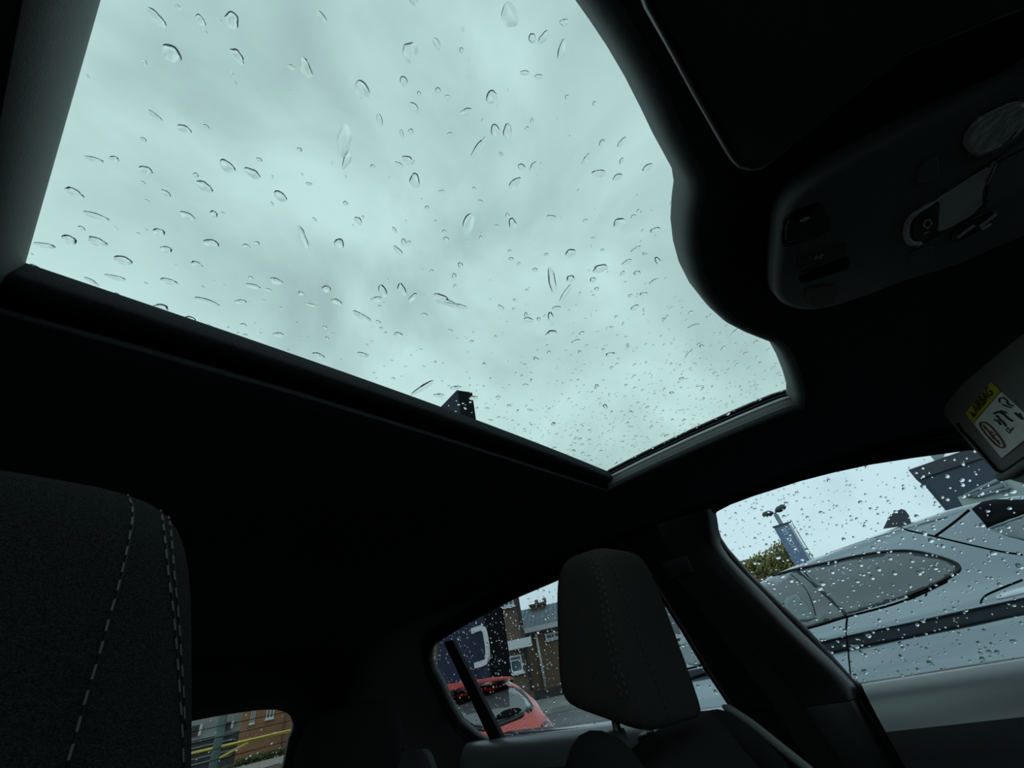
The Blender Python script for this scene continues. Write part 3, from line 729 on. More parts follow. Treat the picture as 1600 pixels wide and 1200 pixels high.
# ------------------------------------------------------------------ overhead console
ZC = 1.448
oc = thing('overhead_console', 'dark grey overhead console with reading lamps, buttons and chrome details on headliner', 'console', (-0.1, 0.2, ZC))
def onc(p, o_=0.0): return onz(p, ZC - o_)
cout = [(1214, 462), (1213, 430), (1218, 380), (1224, 345), (1240, 315), (1290, 275), (1400, 215), (1500, 165), (1600, 115), (1700, 60), (1700, 345), (1600, 372), (1500, 415), (1420, 440), (1350, 466), (1300, 482), (1260, 487), (1230, 480)]
co = [onc(p) for p in cout]
prism('console_body', smoothline(co, 3, True), (0, 0, -1), 0.022, 'console', oc, 0.006, True)
def cpl(name, pts, o_, d, m, parent=oc, bev=0.0015, sm=True):
    P = [onc(p, o_) for p in pts]
    if sm: P = smoothline(P, 3, True)
    return prism(name, P, (0, 0, -1), d, m, parent, bev)
# centre grey panel with chrome arc and black button
rec = cpl('centre_recess', [(1414, 372), (1418, 345), (1440, 325), (1500, 285), (1560, 247), (1620, 205), (1680, 170), (1680, 265), (1600, 305), (1550, 338), (1500, 350), (1450, 378), (1425, 382)], 0.0015, 0.002, 'console_dark')
cpl('grey_panel', [(1468, 320), (1466, 312), (1500, 290), (1543, 264), (1547, 270), (1536, 300), (1532, 325), (1500, 348), (1468, 362), (1466, 345)], 0.003, 0.002, 'console_grey', oc, 0.0008)
cpl('grey_panel', [(1556, 262), (1600, 236), (1640, 215), (1640, 260), (1600, 285), (1545, 326), (1543, 305)], 0.003, 0.002, 'console', oc, 0.0008)
tube('chrome_surround', smoothline([onc(p, 0.004) for p in [(1440, 381), (1424, 380), (1416, 370), (1417, 352), (1426, 337), (1440, 328), (1466, 312)]], 4), [0.0008] + [0.0022] * 18 + [0.0016] * 4 + [0.0008] * 2, 'bead', oc, 8)  # pale plastic colour stands in for bright reflections in the chrome
cpl('button', [(1428, 352), (1436, 336), (1464, 320), (1467, 345), (1464, 360), (1446, 372), (1430, 372)], 0.004, 0.002, 'console_dark')
strokes_ = lambda nm, ls, r, m, o_: [bm_to(nm, (lambda b: ([tubebm(b, [onc(p, o_) for p in l], r, 5) for l in ls], b)[1])(bmesh.new()), m, oc)]
strokes_('phone_symbol', [[(1443, 352), (1446, 345), (1453, 343), (1456, 350), (1450, 357), (1443, 352)], [(1444, 365), (1452, 362)]], 0.0006, 'console_grey', 0.0046)
strokes_('chrome_bar', [[(1539, 284), (1546, 268), (1553, 252)], [(1543, 288), (1551, 270), (1557, 254)]], 0.0007, 'satin', 0.0055)
strokes_('chrome_bar', [[(1527, 331), (1536, 322), (1544, 312)]], 0.0015, 'satin', 0.0055)
# round map lamp lens
ln = [(1509, 228), (1512, 212), (1530, 190), (1556, 174), (1590, 160), (1612, 168), (1606, 196), (1580, 222), (1550, 238), (1525, 244)]
cpl('lamp_bezel', [((a - 1558) * 1.12 + 1558, (b - 202) * 1.16 + 202) for a, b in ln], 0.002, 0.003, 'console_dark')
cpl('reading_lamp_lens', ln, 0.004, 0.004, 'lens', oc, 0.002)
strokes_('chrome_bar', [[(1566, 226), (1578, 218), (1588, 206)]], 0.0007, 'satin', 0.007)
# second lamp, oval with bright segments
ln2 = [(1487, 372), (1496, 358), (1520, 343), (1545, 333), (1560, 332), (1556, 344), (1535, 360), (1505, 375), (1492, 380)]
cpl('reading_lamp_lens', ln2, 0.003, 0.004, 'console_dark', oc, 0.0015)
strokes_('chrome_segment', [[(1496, 372), (1510, 361), (1523, 352)], [(1531, 354), (1544, 345), (1556, 335)], [(1534, 358), (1548, 350)]], 0.0014, 'bead', 0.0075)  # chrome reflections painted as a pale colour
# buttons
cpl('button', [(1434, 286), (1437, 268), (1446, 253), (1464, 243), (1468, 260), (1466, 276), (1450, 284)], 0.002, 0.002, 'console')
cpl('button', [(1424, 396), (1440, 390), (1458, 386), (1460, 398), (1444, 411), (1430, 413), (1422, 404)], 0.002, 0.002, 'console')
cpl('button_recess', [(1222, 382), (1223, 352), (1234, 336), (1266, 322), (1286, 318), (1296, 344), (1294, 362), (1262, 378), (1230, 388)], 0.0012, 0.002, 'console_dark')
cpl('button', [(1230, 378), (1230, 352), (1240, 342), (1266, 330), (1280, 326), (1288, 344), (1286, 358), (1260, 372)], 0.003, 0.002, 'console_dark')
strokes_('arrow_symbol', [[(1250, 346), (1258, 341), (1264, 340)], [(1256, 347), (1262, 341)]], 0.0006, 'console_grey', 0.0036)
cpl('button', [(1248, 404), (1270, 396), (1318, 378), (1322, 392), (1290, 406), (1252, 424), (1246, 414)], 0.002, 0.002, 'console_dark')
strokes_('lamp_symbol', [[(1274, 405), (1280, 401), (1276, 399), (1274, 405)], [(1281, 404), (1286, 398), (1282, 398)]], 0.0005, 'console_grey', 0.0028)
cpl('card_slot', [(1250, 432), (1262, 422), (1296, 410), (1320, 402), (1330, 408), (1322, 422), (1280, 436), (1254, 443)], 0.0016, 0.003, 'gap')
cpl('button', [(1258, 456), (1270, 452), (1304, 447), (1307, 462), (1300, 474), (1276, 481), (1262, 472)], 0.002, 0.002, 'amber')
strokes_('chrome_bar', [[(1246, 431), (1280, 415), (1326, 397)]], 0.0006, 'visor', 0.003)

# raindrops ---------------------------------------------------------
def drop_geo(verts, faces, base, u, v_, n, a, b, ang, h, seed, seg=14, rings=4, tailf=0.0):
    """flattened dome of water resting on a pane; base centre, pane axes u v, outward normal n"""
    rnd = random.Random(seed); ph = [rnd.uniform(0, 6.28) for _ in range(4)]; am = [rnd.uniform(0, 0.14), rnd.uniform(0, 0.10), rnd.uniform(0, 0.07)]
    ca, sa = math.cos(ang), math.sin(ang); start = len(verts)
    def outline(t):
        k = 1 + am[0] * math.cos(2 * t + ph[0]) + am[1] * math.cos(3 * t + ph[1]) + am[2] * math.cos(5 * t + ph[2])
        x = a * math.cos(t) * k; y = b * math.sin(t) * k
        if tailf: y *= 1 - tailf * 0.5 * (x / a)
        return ca * x - sa * y, sa * x + ca * y
    O = [outline(2 * math.pi * i / seg) for i in range(seg)]
    for x, y in O: verts.append(base + u * x + v_ * y)                       # flat underside
    for r in range(rings):
        s = 1 - (r / rings) ** 1.15; hh = h * (1 - s * s) ** 0.85
        for x, y in O: verts.append(base + u * (x * s) + v_ * (y * s) + n * hh)
    verts.append(base + n * h); top = len(verts) - 1
    faces.append(tuple(start + i for i in range(seg))[::-1])
    for r in range(rings - 1):
        o_ = start + seg * (1 + r)
        for i in range(seg):
            j = (i + 1) % seg; faces.append((o_ + i, o_ + j, o_ + seg + j, o_ + seg + i))
    o_ = start + seg * rings
    for i in range(seg): faces.append((o_ + i, o_ + (i + 1) % seg, top))
def flat_under(o):
    for p_ in o.data.polygons: p_.use_smooth = len(p_.vertices) < 6
def project(P):
    d = RM.transposed() @ (P - CAM)
    if d.z <= 0.01: return None
    return (800 + F * d.x / d.z, 600 + F * d.y / d.z)
LOOPs = offset2(LOOP, 0.004)
# traced larger drops of the sunroof: (px, py, length px, width px, direction deg in the picture)
BIG = [(245, 28, 40, 14, 50), (313, 32, 24, 12, 55), (362, 32, 28, 22, 40), (267, 84, 34, 24, 60), (370, 88, 30, 16, 50), (478, 107, 34, 16, 70), (641, 83, 34, 24, 85), (566, 141, 30, 22, 85), (631, 127, 16, 12, 80), (797, 25, 40, 26, 80), (850, 58, 24, 12, -45),
 (768, 152, 24, 16, -80), (729, 175, 20, 12, -10), (538, 222, 50, 24, 100), (542, 250, 30, 12, 110), (793, 206, 24, 14, 85), (748, 232, 44, 12, -60), (774, 205, 22, 14, 85), (288, 202, 24, 12, 20), (148, 250, 32, 8, 18), (228, 266, 22, 12, 15), (355, 260, 30, 16, 35), (394, 271, 28, 14, 35), (320, 292, 30, 14, 35),
 (116, 301, 32, 12, 25), (648, 283, 24, 16, 85), (638, 251, 20, 14, 5), (438, 307, 20, 16, 70), (150, 338, 44, 9, 18), (293, 338, 24, 12, 35), (334, 335, 14, 10, 20), (732, 350, 36, 16, 100), (801, 350, 18, 12, 80), (108, 375, 24, 14, 10), (152, 378, 28, 14, 8), (70, 384, 34, 8, 8), (248, 363, 18, 12, 10),
 (330, 381, 26, 14, 12), (192, 407, 28, 14, 4), (260, 390, 20, 10, 18), (474, 372, 36, 10, 72), (530, 382, 20, 14, 85), (622, 392, 20, 8, 50), (264, 440, 28, 9, 12), (307, 413, 18, 9, 15), (180, 434, 34, 7, 12), (432, 440, 20, 11, 5), (396, 448, 24, 8, 20), (324, 472, 42, 9, 20), (252, 481, 24, 12, 5),
 (180, 462, 18, 9, 5), (376, 472, 18, 8, -10), (296, 499, 20, 10, 5), (510, 452, 14, 11, 10), (526, 472, 18, 9, 25), (566, 495, 32, 9, 30), (690, 468, 30, 14, 20), (712, 478, 40, 8, 12), (598, 455, 20, 12, 75), (628, 453, 20, 12, 75), (645, 465, 18, 8, -45), (588, 468, 18, 9, -20), (435, 523, 16, 7, 5), (498, 556, 20, 8, 25),
 (622, 523, 14, 8, 5), (567, 555, 18, 9, 20), (969, 351, 22, 18, 0), (936, 271, 22, 12, 8), (1012, 262, 18, 10, -25), (965, 277, 10, 16, 80), (972, 222, 20, 8, -45), (916, 249, 22, 8, -60), (1024, 360, 14, 10, 5), (892, 396, 16, 14, 0), (938, 420, 24, 13, -15), (994, 390, 18, 7, -30), (892, 436, 14, 11, 0), (980, 410, 18, 7, -20),
 (1028, 408, 14, 8, 60), (884, 458, 34, 7, -55), (863, 440, 40, 6, 82), (1006, 460, 14, 6, 0), (1022, 440, 16, 6, -25), (826, 500, 14, 8, 20), (862, 522, 18, 12, 0), (900, 534, 14, 6, -20), (955, 554, 18, 6, -8), (992, 481, 12, 9, 0), (1084, 510, 20, 5, -15), (1150, 518, 20, 5, -35), (870, 482, 12, 8, 10), (706, 475, 26, 8, 30),
 (862, 340, 14, 8, 20), (816, 262, 14, 10, 40), (842, 120, 14, 8, 0), (882, 35, 14, 12, 0), (820, 114, 16, 8, -10), (660, 606, 44, 7, -32), (712, 606, 18, 6, -8), (686, 618, 16, 6, 8), (740, 622, 12, 7, 5), (700, 152, 10, 8, 0), (703, 210, 9, 7, 0), (405, 250, 9, 7, 0), (560, 345, 14, 9, 60), (690, 300, 10, 7, 0), (455, 105, 12, 8, 0)]
def on_top(p): return on_roof(p, 0.0056)
def frame_roof(P):
    u = Vector((1, 0, -0.1 * P.x)).normalized(); n = Vector((0.1 * P.x, 0, 1)).normalized(); return u, Vector((0, 1, 0)), n
gdrop = 'raindrops on the sunroof glass'; ldrop = 'clear raindrop resting on the outside of the tinted sunroof glass'
taken = []
drops = []     # (P, a, b, ang)
for (px, py, Lp, Wp, dg_) in BIG:
    c = on_top((px, py)); dr = Vector((math.cos(math.radians(dg_)), math.sin(math.radians(dg_))))
    e1_ = on_top((px + dr.x * Lp * 0.5, py + dr.y * Lp * 0.5)) - c; e2_ = on_top((px - dr.y * Wp * 0.5, py + dr.x * Wp * 0.5)) - c
    a = e1_.length; b = e2_.length; ang = math.atan2(e1_.y, e1_.x)
    if a < b: a, b = b, a; ang = math.atan2(e2_.y, e2_.x)
    b = max(b, a * 0.22)
    if not inside((c.x, c.y), LOOPs): continue
    drops.append((c, a, b, ang)); taken.append((c, a))
rnd = random.Random(11); tries = 0
nd = len(drops); xs_ = [p.x for p in LOOP]; ys_ = [p.y for p in LOOP]
small = []
while len(drops) + len(small) < 1250 and tries < 20000:
    tries += 1
    x = rnd.uniform(min(xs_), max(xs_)); y = rnd.uniform(min(ys_), max(ys_))
    # more, finer drops towards the passenger side
    wgt = 0.28 + 0.72 * cl((0.15 - x) / 0.4)
    if rnd.random() > wgt or not inside((x, y), LOOPs): continue
    r = min(0.0042, 0.0013 * math.exp(rnd.gauss(0, 0.45))) * (1.0 if x > -0.2 else 1.1)
    P = Vector((x, y, zglass(x, y) + 0.0056))
    if any((P - q).length < (r + s) * 1.05 for q, s in taken): continue
    taken.append((P, r)); el = 1 + abs(rnd.gauss(0, 0.45)); ang = 0.3 + rnd.gauss(0, 0.5)
    small.append((P, r * el, r / el ** 0.4, ang))
small.sort(key=lambda d: -(d[1] * d[2]) / (d[0] - CAM).length_squared)
nind = 300 - len(drops)
indiv = drops + small[:nind]; rest = small[nind:]
protos = []; dl = {}
for k in range(10):
    vv = []; ff = []; drop_geo(vv, ff, Vector((0, 0, 0)), Vector((1, 0, 0)), Vector((0, 1, 0)), Vector((0, 0, 1)), 1, 1, 0, 1, 100 + k, 20, 5, 0.3 if k % 3 == 0 else 0)
    me = bpy.data.meshes.new('raindrop'); me.from_pydata([tuple(p) for p in vv], [], ff); me.update()
    for p_ in me.polygons: p_.use_smooth = len(p_.vertices) < 6
    me.materials.append(MT['water']); protos.append(me)
for i, (P, a, b, ang) in enumerate(indiv):
    o = bpy.data.objects.new('raindrop', protos[i % 10]); COL.objects.link(o)
    u, v_, n = frame_roof(P)
    R3 = Matrix((u, v_, n)).transposed() @ Matrix.Rotation(ang, 3, 'Z')
    Mx = R3.to_4x4() @ Matrix.Diagonal((a, b, min(0.0021, 0.5 * b + 0.0002), 1)); Mx.translation = P + n * 0.0002
    o.matrix_world = Mx
    q_ = project(P)
    rt_ = a / b; ln_ = a * F / (P - CAM).length
    shp = 'thin streak-like' if rt_ > 2.6 else ('elongated' if rt_ > 1.7 else ('oval' if rt_ > 1.25 else 'round'))
    szw = 'large' if ln_ > 13 else ('medium' if ln_ > 7 else 'small')
    cw = ('at the far left', 'at the left', 'left of centre', 'in the centre', 'right of centre', 'at the right', 'at the far right')[min(6, int(max(0, q_[0]) / 172))]
    rw_ = ('near the top edge', 'high up', 'above the middle', 'in the middle', 'below the middle', 'low down', 'near the lower edge')[min(6, int(max(0, q_[1]) / 104))]
    tag(o, '%s %s raindrop on sunroof glass, %s %s' % (szw, shp, rw_.replace('the ', ''), cw.replace('the ', '')), 'raindrop', gdrop)
    dl.setdefault(o['label'], []).append((q_[0], i, o))
ORD = ['leftmost', 'second from left', 'third from left', 'fourth from left', 'fifth from left', 'sixth from left', 'seventh from left', 'eighth from left', 'ninth from left', 'tenth from left', 'eleventh from left']
for L_, os_ in dl.items():
    if len(os_) > 1:
        os_.sort()
        for k, (_, _, o) in enumerate(os_): o['label'] = L_ + ', ' + ('rightmost' if k == len(os_) - 1 else ORD[min(10, k)])
vv = []; ff = []
for i, (P, a, b, ang) in enumerate(rest):
    u, v_, n = frame_roof(P); drop_geo(vv, ff, P + n * 0.0002, u, v_, n, a, b, ang, 0.45 * b, i, 12, 3)
o = mk('fine_raindrops', vv, ff, 'water'); flat_under(o); tag(o, 'fine rain droplets scattered between larger drops on the sunroof glass', 'raindrops', kind='stuff')
# side windows: standing drops
def side_drops(name, yz, count, label, seed, rmean=0.0017, fn=None):
    rnd = random.Random(seed); vv = []; ff = []; k = 0; tk = []
    ys = [p.x for p in yz]; zs = [p.y for p in yz]
    while k < count:
        y = rnd.uniform(min(ys), max(ys)); z = rnd.uniform(min(zs), max(zs))
        if not inside((y, z), yz): continue
        r = min(0.0042, rmean * math.exp(rnd.gauss(0, 0.42)))
        if any(abs(y - a) + abs(z - b) < (r + c) * 1.2 for a, b, c in tk): continue
        tk.append((y, z, r)); k += 1
        P = fn(y, z)
        du = (fn(y + 0.01, z) - P).normalized(); dv_ = (fn(y, z + 0.01) - P).normalized(); n = du.cross(dv_).normalized()
        if n.dot(P - Vector((0, -0.3, 1.2))) < 0: n = -n
        if du.cross(dv_).dot(n) < 0: du = -du
        drop_geo(vv, ff, P + n * 0.0003, du, dv_, n, r * rnd.uniform(0.85, 1.2), r * rnd.uniform(0.85, 1.25), rnd.uniform(-0.4, 0.4), r * 0.55, seed * 1000 + k, 12, 3)
    o = mk(name, vv, ff, 'water'); flat_under(o); return tag(o, label, 'raindrops', kind='stuff')
sf = lambda y, z: Vector((xside(y, z) - 0.0104, y, z))
side_drops('raindrops', [p for p in W1yz], 900, 'small rain droplets scattered over the front passenger door window', 3, 0.00165, sf)
side_drops('raindrops', [p for p in W2yz], 1100, 'small rain droplets scattered over the rear door and quarter window', 4, 0.0016, sf)
side_drops('raindrops', [p for p in rwxz], 420, 'sparse rain droplets on the rear window', 5, 0.0018, lambda x, z: Vector((x, ytail(z) - 0.0155, z)))

# ------------------------------------------------------------------ outside
GZ = -0.25
gv = []; gf = []
struct(mk('ground', [(-150, -150, GZ), (150, -150, GZ), (150, 150, GZ), (-150, 150, GZ)], [(0, 1, 2, 3)], 'asphalt', smooth=False), 'wet grey asphalt')

# --- grey car alongside
S = -3.05; SS = (CAM.x - S) / 3.40    # scale of traced (y, z-1.2) numbers taken for a side 3.40 m away
top = [(-2.16, 0.35), (-2.13, 0.68), (-2.02, 0.82), (-1.85, 0.90), (-1.60, 0.97), (-1.40, 1.03), (-1.27, 1.187), (-0.9, 1.30), (-0.53, 1.393), (-0.30, 1.422), (-0.06, 1.449), (0.30, 1.482), (0.46, 1.494), (0.64, 1.508), (0.80, 1.503), (0.98, 1.485), (1.06, 1.45), (1.14, 1.30), (1.22, 1.10), (1.28, 0.80), (1.30, 0.5), (1.29, 0.2)]
top = [(a * SS, 1.2 + (b - 1.2) * SS) for a, b in top]
def ztop_s(y):
    for (a, b), (c, d) in zip(top, top[1:]):
        if y <= c: return b + (d - b) * cl((y - a) / (c - a))
    return top[-1][1]
prof = [(-0.03, -0.10), (0.05, -0.03), (0.30, 0.0), (0.62, 0.02), (0.74, 0.015), (0.84, -0.010), (0.90, -0.042), (0.925, -0.056), (0.94, -0.056), (0.99, -0.024), (1.008, -0.022), (1.03, -0.042), (1.10, -0.10), (1.14, -0.125), (1.25, -0.175), (1.40, -0.26), (1.60, -0.42)]
def xprof(z):
    for (a, b), (c, d) in zip(prof, prof[1:]):
        if z <= c: return b + (d - b) * cl((z - a) / (c - a))
    return prof[-1][1]
gc = thing('grey_car', 'silver grey hatchback with tinted rear windows parked alongside, seen through front passenger window', 'car', (S - 0.9, -0.9, GZ))
ysn = 70; y0s, y1s = top[0][0], top[-1][0]
v = []; f = []
zl = [0.0, 0.06, 0.12, 0.2, 0.3, 0.4, 0.5, 0.6, 0.66, 0.70, 0.74, 0.78, 0.82, 0.86, 0.90, 0.925, 0.945, 0.96, 0.985, 1.005, 1.03, 1.06, 1.10, 1.14, 1.2, 1.26, 1.32, 1.40, 1.48]
cols = []
for i in range(ysn + 1):
    y = y0s + (y1s - y0s) * i / ysn; zt_ = ztop_s(y)
    tl = 0.035 * (y)          # the body lines rise a little to the rear
    endf = 0.30 * cl((y - 0.70) / 0.5) ** 2 + 0.4 * cl((-1.55 - y) / 0.6) ** 2
    col_ = []
    for z in zl:
        zz = min(z, zt_ - 0.05)
        x = S + xprof(zz - tl) - endf
        col_.append(Vector((x, y, zz)))
    xe = col_[-1].x
    for dx_, dz_ in ((-0.015, -0.028), (-0.045, -0.010), (-0.10, 0.0), (-0.25, 0.015), (-0.5, 0.025), (-0.72, 0.028)):
        col_.append(Vector((xe + dx_, y, zt_ + dz_)))
    # mirrored far side
    xm = S - 0.88
    half = len(col_)
    col_ += [Vector((2 * xm - p.x, p.y, p.z)) for p in col_[::-1]]
    cols.append(col_)
for c in cols: v += c
K = len(cols[0])
for i in range(ysn):
    for k in range(K - 1): f.append((i * K + k, i * K + k + 1, (i + 1) * K + k + 1, (i + 1) * K + k))
f.append(tuple(range(K))); f.append(tuple(range(ysn * K, (ysn + 1) * K))[::-1])
gb = mk('body', v, f, 'grey_paint', gc)
bmm = bmesh.new(); bmm.from_mesh(gb.data); bmesh.ops.remove_doubles(bmm, verts=bmm.verts, dist=1e-5); bmesh.ops.recalc_face_normals(bmm, faces=bmm.faces); bmm.to_mesh(gb.data); bmm.free()
bvg = bvh_of([gb])
# windows
qw = [(1248, 889), (1290, 880), (1340, 869), (1385, 862), (1425, 861), (1460, 868), (1488, 877), (1498, 884), (1497, 892), (1480, 903), (1450, 918), (1420, 931), (1380, 944), (1340, 956), (1322, 961), (1300, 938), (1272, 912)]
applied('rear_quarter_window', qw, bvg, 'car_glass', gc, 12, 0.003, 0.003)
fr = applied('front_window', [(1160, 912), (1195, 903), (1232, 894), (1249, 892), (1274, 914), (1302, 940), (1322, 962), (1290, 972), (1258, 982), (1220, 985), (1180, 960)], bvg, 'car_glass', gc, 12, 0.003, 0.003)
applied('seat_headrest_behind_glass', [(1222, 945), (1230, 934), (1245, 929), (1256, 940), (1268, 955), (1274, 966), (1262, 972), (1245, 972), (1232, 964)], bvg, 'screen_glass', gc, 8, 0.0065, 0.001)
def gl(nm, pts, r=0.006, m='gap', off=0.004, k=3): return appline(nm, pts, bvg, r, m, gc, off, 6, k)
gl('window_seal', qw[:12] + [(1420, 931)], 0.008, 'gloss_black')
gl('window_seal', [(1160, 919), (1195, 905), (1232, 893), (1250, 889)], 0.008, 'gloss_black')
gl('window_seal', [(1246, 890), (1272, 914), (1300, 940), (1323, 963)], 0.0042, 'gloss_black')
gl('window_seal', [(1262, 982), (1290, 974), (1322, 964), (1380, 949), (1420, 936), (1455, 921), (1482, 907)], 0.0038, 'gap')
gl('glass_divider', [(1236, 898), (1250, 910), (1262, 925), (1270, 945), (1275, 962)], 0.0022, 'gap', 0.008)
gl('door_gap', [(1324, 963), (1322, 985), (1325, 1015), (1328, 1045), (1330, 1072)], 0.0032)
gl('tailgate_gap', [(1411, 810), (1406, 818), (1408, 824), (1420, 829), (1460, 838), (1510, 850), (1560, 861), (1598, 867)], 0.0032)
gl('spoiler_gap', [(1514, 797), (1490, 817), (1461, 838)], 0.0045)
gl('roof_gutter', [(1180, 903), (1240, 880), (1300, 862), (1350, 845), (1405, 829), (1480, 808)], 0.0038, 'gap', -0.002)
gl('lamp_gap', [(1598, 906), (1570, 917), (1545, 928), (1536, 935), (1532, 943)], 0.0026)
applied('tail_lamp', [(1555, 934), (1565, 927), (1585, 921), (1605, 916), (1620, 912), (1620, 923), (1600, 928), (1575, 934), (1560, 937)], bvg, 'tail_white', gc, 8, 0.006, 0.004)
applied('fuel_flap', [(1447, 925), (1449, 927), (1448, 931), (1445, 932)], bvg, 'gap', gc, 8, 0.002, 0.001)
applied('spoiler_side', [(1519, 796), (1535, 786), (1560, 777), (1590, 770), (1620, 762), (1620, 796), (1590, 806), (1565, 815), (1542, 824), (1530, 808)], bvg, 'gap', gc, 8, 0.008, 0.005)
applied('tailgate_glass', [(1545, 826), (1570, 817), (1600, 806), (1640, 795), (1650, 830), (1610, 848), (1575, 838)], bvg, 'screen_glass', gc, 10, 0.004, 0.003)
# windscreen seen in the gap beside the headrest
applied('windscreen', [(1052, 1000), (1064, 990), (1095, 1010), (1110, 1035), (1085, 1040), (1060, 1035), (1040, 1010)], bvg, 'screen_glass', gc, 8, 0.004, 0.003)
gl('windscreen_frame', [(1044, 1000), (1052, 992), (1060, 986), (1068, 984)], 0.010, 'white_trim')
gl('bonnet_gap', [(1060, 1049), (1085, 1043), (1110, 1036)], 0.006)
gl('bonnet_gap', [(1075, 1062), (1100, 1054), (1120, 1048)], 0.008)
# shark fin
fb = [onbvh(bvg, p) or onx(p, S - 0.6) for p in [(1384, 822), (1424, 808)]]
fx_ = S - 0.72
fp = [onx(p, fx_) for p in [(1380, 826), (1389, 808), (1397, 801), (1408, 796), (1414, 798), (1420, 806), (1424, 820)]]
fin = prism('shark_fin_aerial', [p + Vector((0.03, 0, 0)) for p in fp], (1, 0, 0), 0.05, 'cladding', gc, 0.0, False)
for yy in (0.45, -1.55):
    for side in (S - 0.02, S - 1.62):
        bm = bmesh.new(); bmesh.ops.create_cone(bm, cap_ends=True, segments=32, radius1=0.33, radius2=0.33, depth=0.22, matrix=Matrix.Translation((side - 0.08, yy, GZ + 0.33)) @ Matrix.Rotation(math.pi / 2, 4, 'Y'))
        w_ = bm_to('wheel', bm, 'tyre', gc); bevel(w_, 0.03)
        bm = bmesh.new(); bmesh.ops.create_cone(bm, cap_ends=True, segments=24, radius1=0.21, radius2=0.21, depth=0.235, matrix=Matrix.Translation((side - 0.08, yy, GZ + 0.33)) @ Matrix.Rotation(math.pi / 2, 4, 'Y'))
        bm_to('hub', bm, 'satin', w_)

# --- red hatchback behind, seen through the rear door window
rc_d = ray(790, 1080); az = Vector((rc_d.x, rc_d.y, 0)).normalized()
dist = 5.2
yaw = math.radians(16)
fwd = Vector((az.x * math.cos(yaw) - az.y * math.sin(yaw), az.x * math.sin(yaw) + az.y * math.cos(yaw), 0))     # away from us, along the red car
rt = Vector((fwd.y, -fwd.x, 0))       # picture right
P0 = onplane((886, 1132), CAM + az * dist, az) - rt * 0.86; P0.z = GZ - 0.05
rc = thing('red_car', 'bright red hatchback with black rear spoiler glass, seen from behind through rear door window', 'car', P0)
topz = onplane((745, 1062), CAM + az * dist, az).z
HH = topz - P0.z - 0.07
def red_sec(d, wid, zb, zsh, zt_, wtop, tip=0.0):
    """rear-view outline at depth d: bottom zb, shoulder zsh, roof zt"""
    pts = [(-wid * 0.9, zb), (-wid, zb + 0.12), (-wid, zsh - 0.15), (-wid * 0.97, zsh), (-wid * 0.5 - wtop * 0.5, (zsh + zt_) / 2 + 0.03), (-wtop, zt_ - 0.06), (-wtop * 0.86, zt_ - 0.012), (-wtop * 0.45, zt_ + 0.005), (0, zt_ + 0.012)]
    pts += [(-a, b) for a, b in pts[-2::-1]]
    return [P0 + fwd * d + rt * a + Vector((0, 0, b)) for a, b in pts]
secs = [(0.0, 0.74, 0.25, 0.62, 0.70, 0.60), (0.02, 0.80, 0.18, 0.70, 0.78, 0.62), (0.06, 0.84, 0.15, 0.78, 0.88, 0.64), (0.14, 0.86, 0.15, 0.84, 0.98, 0.62), (0.24, 0.87, 0.15, 0.87, 1.10, 0.60), (0.34, 0.87, 0.15, 0.88, 1.22, 0.58), (0.42, 0.87, 0.15, 0.88, HH - 0.04, 0.57), (0.60, 0.87, 0.15, 0.88, HH, 0.57),
        (1.2, 0.88, 0.15, 0.88, HH + 0.05, 0.58), (2.0, 0.88, 0.15, 0.87, HH + 0.04, 0.56), (2.6, 0.87, 0.15, 0.86, HH - 0.15, 0.6), (3.0, 0.86, 0.15, 0.82, 0.95, 0.66), (3.7, 0.82, 0.17, 0.72, 0.80, 0.66), (3.95, 0.70, 0.22, 0.60, 0.64, 0.6)]
rb = loft('body', [red_sec(*s) for s in secs], 'red_paint', rc)
bmm = bmesh.new(); bmm.from_mesh(rb.data); bmesh.ops.recalc_face_normals(bmm, faces=bmm.faces); bmm.to_mesh(rb.data); bmm.free()
bvb = bvh_of([rb])
# spoiler: a slab over the glass
spl = [onbvh(bvb, p, 0.05) or onplane(p, P0 + fwd * 0.3, fwd) for p in [(690, 1072), (745, 1061), (800, 1058)]]
def onrr(p, d): return onplane(p, P0 + fwd * d, fwd)
sp = [onrr(p, 0.22) for p in [(682, 1075), (700, 1069), (745, 1062), (775, 1058), (798, 1057), (805, 1062), (790, 1062), (745, 1068), (696, 1082)]]
prism('spoiler', sp, -fwd, 0.40, 'red_paint', rc, 0.006)
applied('tailgate_black_surround', [(694, 1082), (730, 1070), (760, 1065), (795, 1061), (806, 1065), (815, 1078), (826, 1092), (833, 1103), (831, 1112), (815, 1122), (785, 1134), (755, 1143), (735, 1140), (715, 1115), (700, 1095)], bvb, 'gloss_black', rc, 8, 0.006, 0.004)
applied('rear_window', [(710, 1106), (740, 1096), (765, 1087), (790, 1079), (799, 1076), (808, 1081), (822, 1094), (829, 1104), (824, 1111), (808, 1119), (780, 1128), (758, 1139), (740, 1134), (724, 1122)], bvb, 'car_glass', rc, 8, 0.013, 0.003)
applied('rear_wiper', [(774, 1128), (776, 1120), (786, 1113), (798, 1109), (810, 1108), (815, 1111), (808, 1118), (795, 1123)], bvb, 'gap', rc, 6, 0.020, 0.006)
tlp = applied('tail_lamp', [(845, 1138), (846, 1132), (855, 1122), (862, 1115), (868, 1117), (874, 1128), (880, 1139), (872, 1142), (855, 1144)], bvb, 'tail_red', rc, 5, 0.008, 0.004)
applied('lamp_lens_strip', [(848, 1138), (858, 1131), (867, 1126), (868, 1130), (858, 1136), (850, 1141)], bvb, 'tail_clear', rc, 5, 0.013, 0.003)
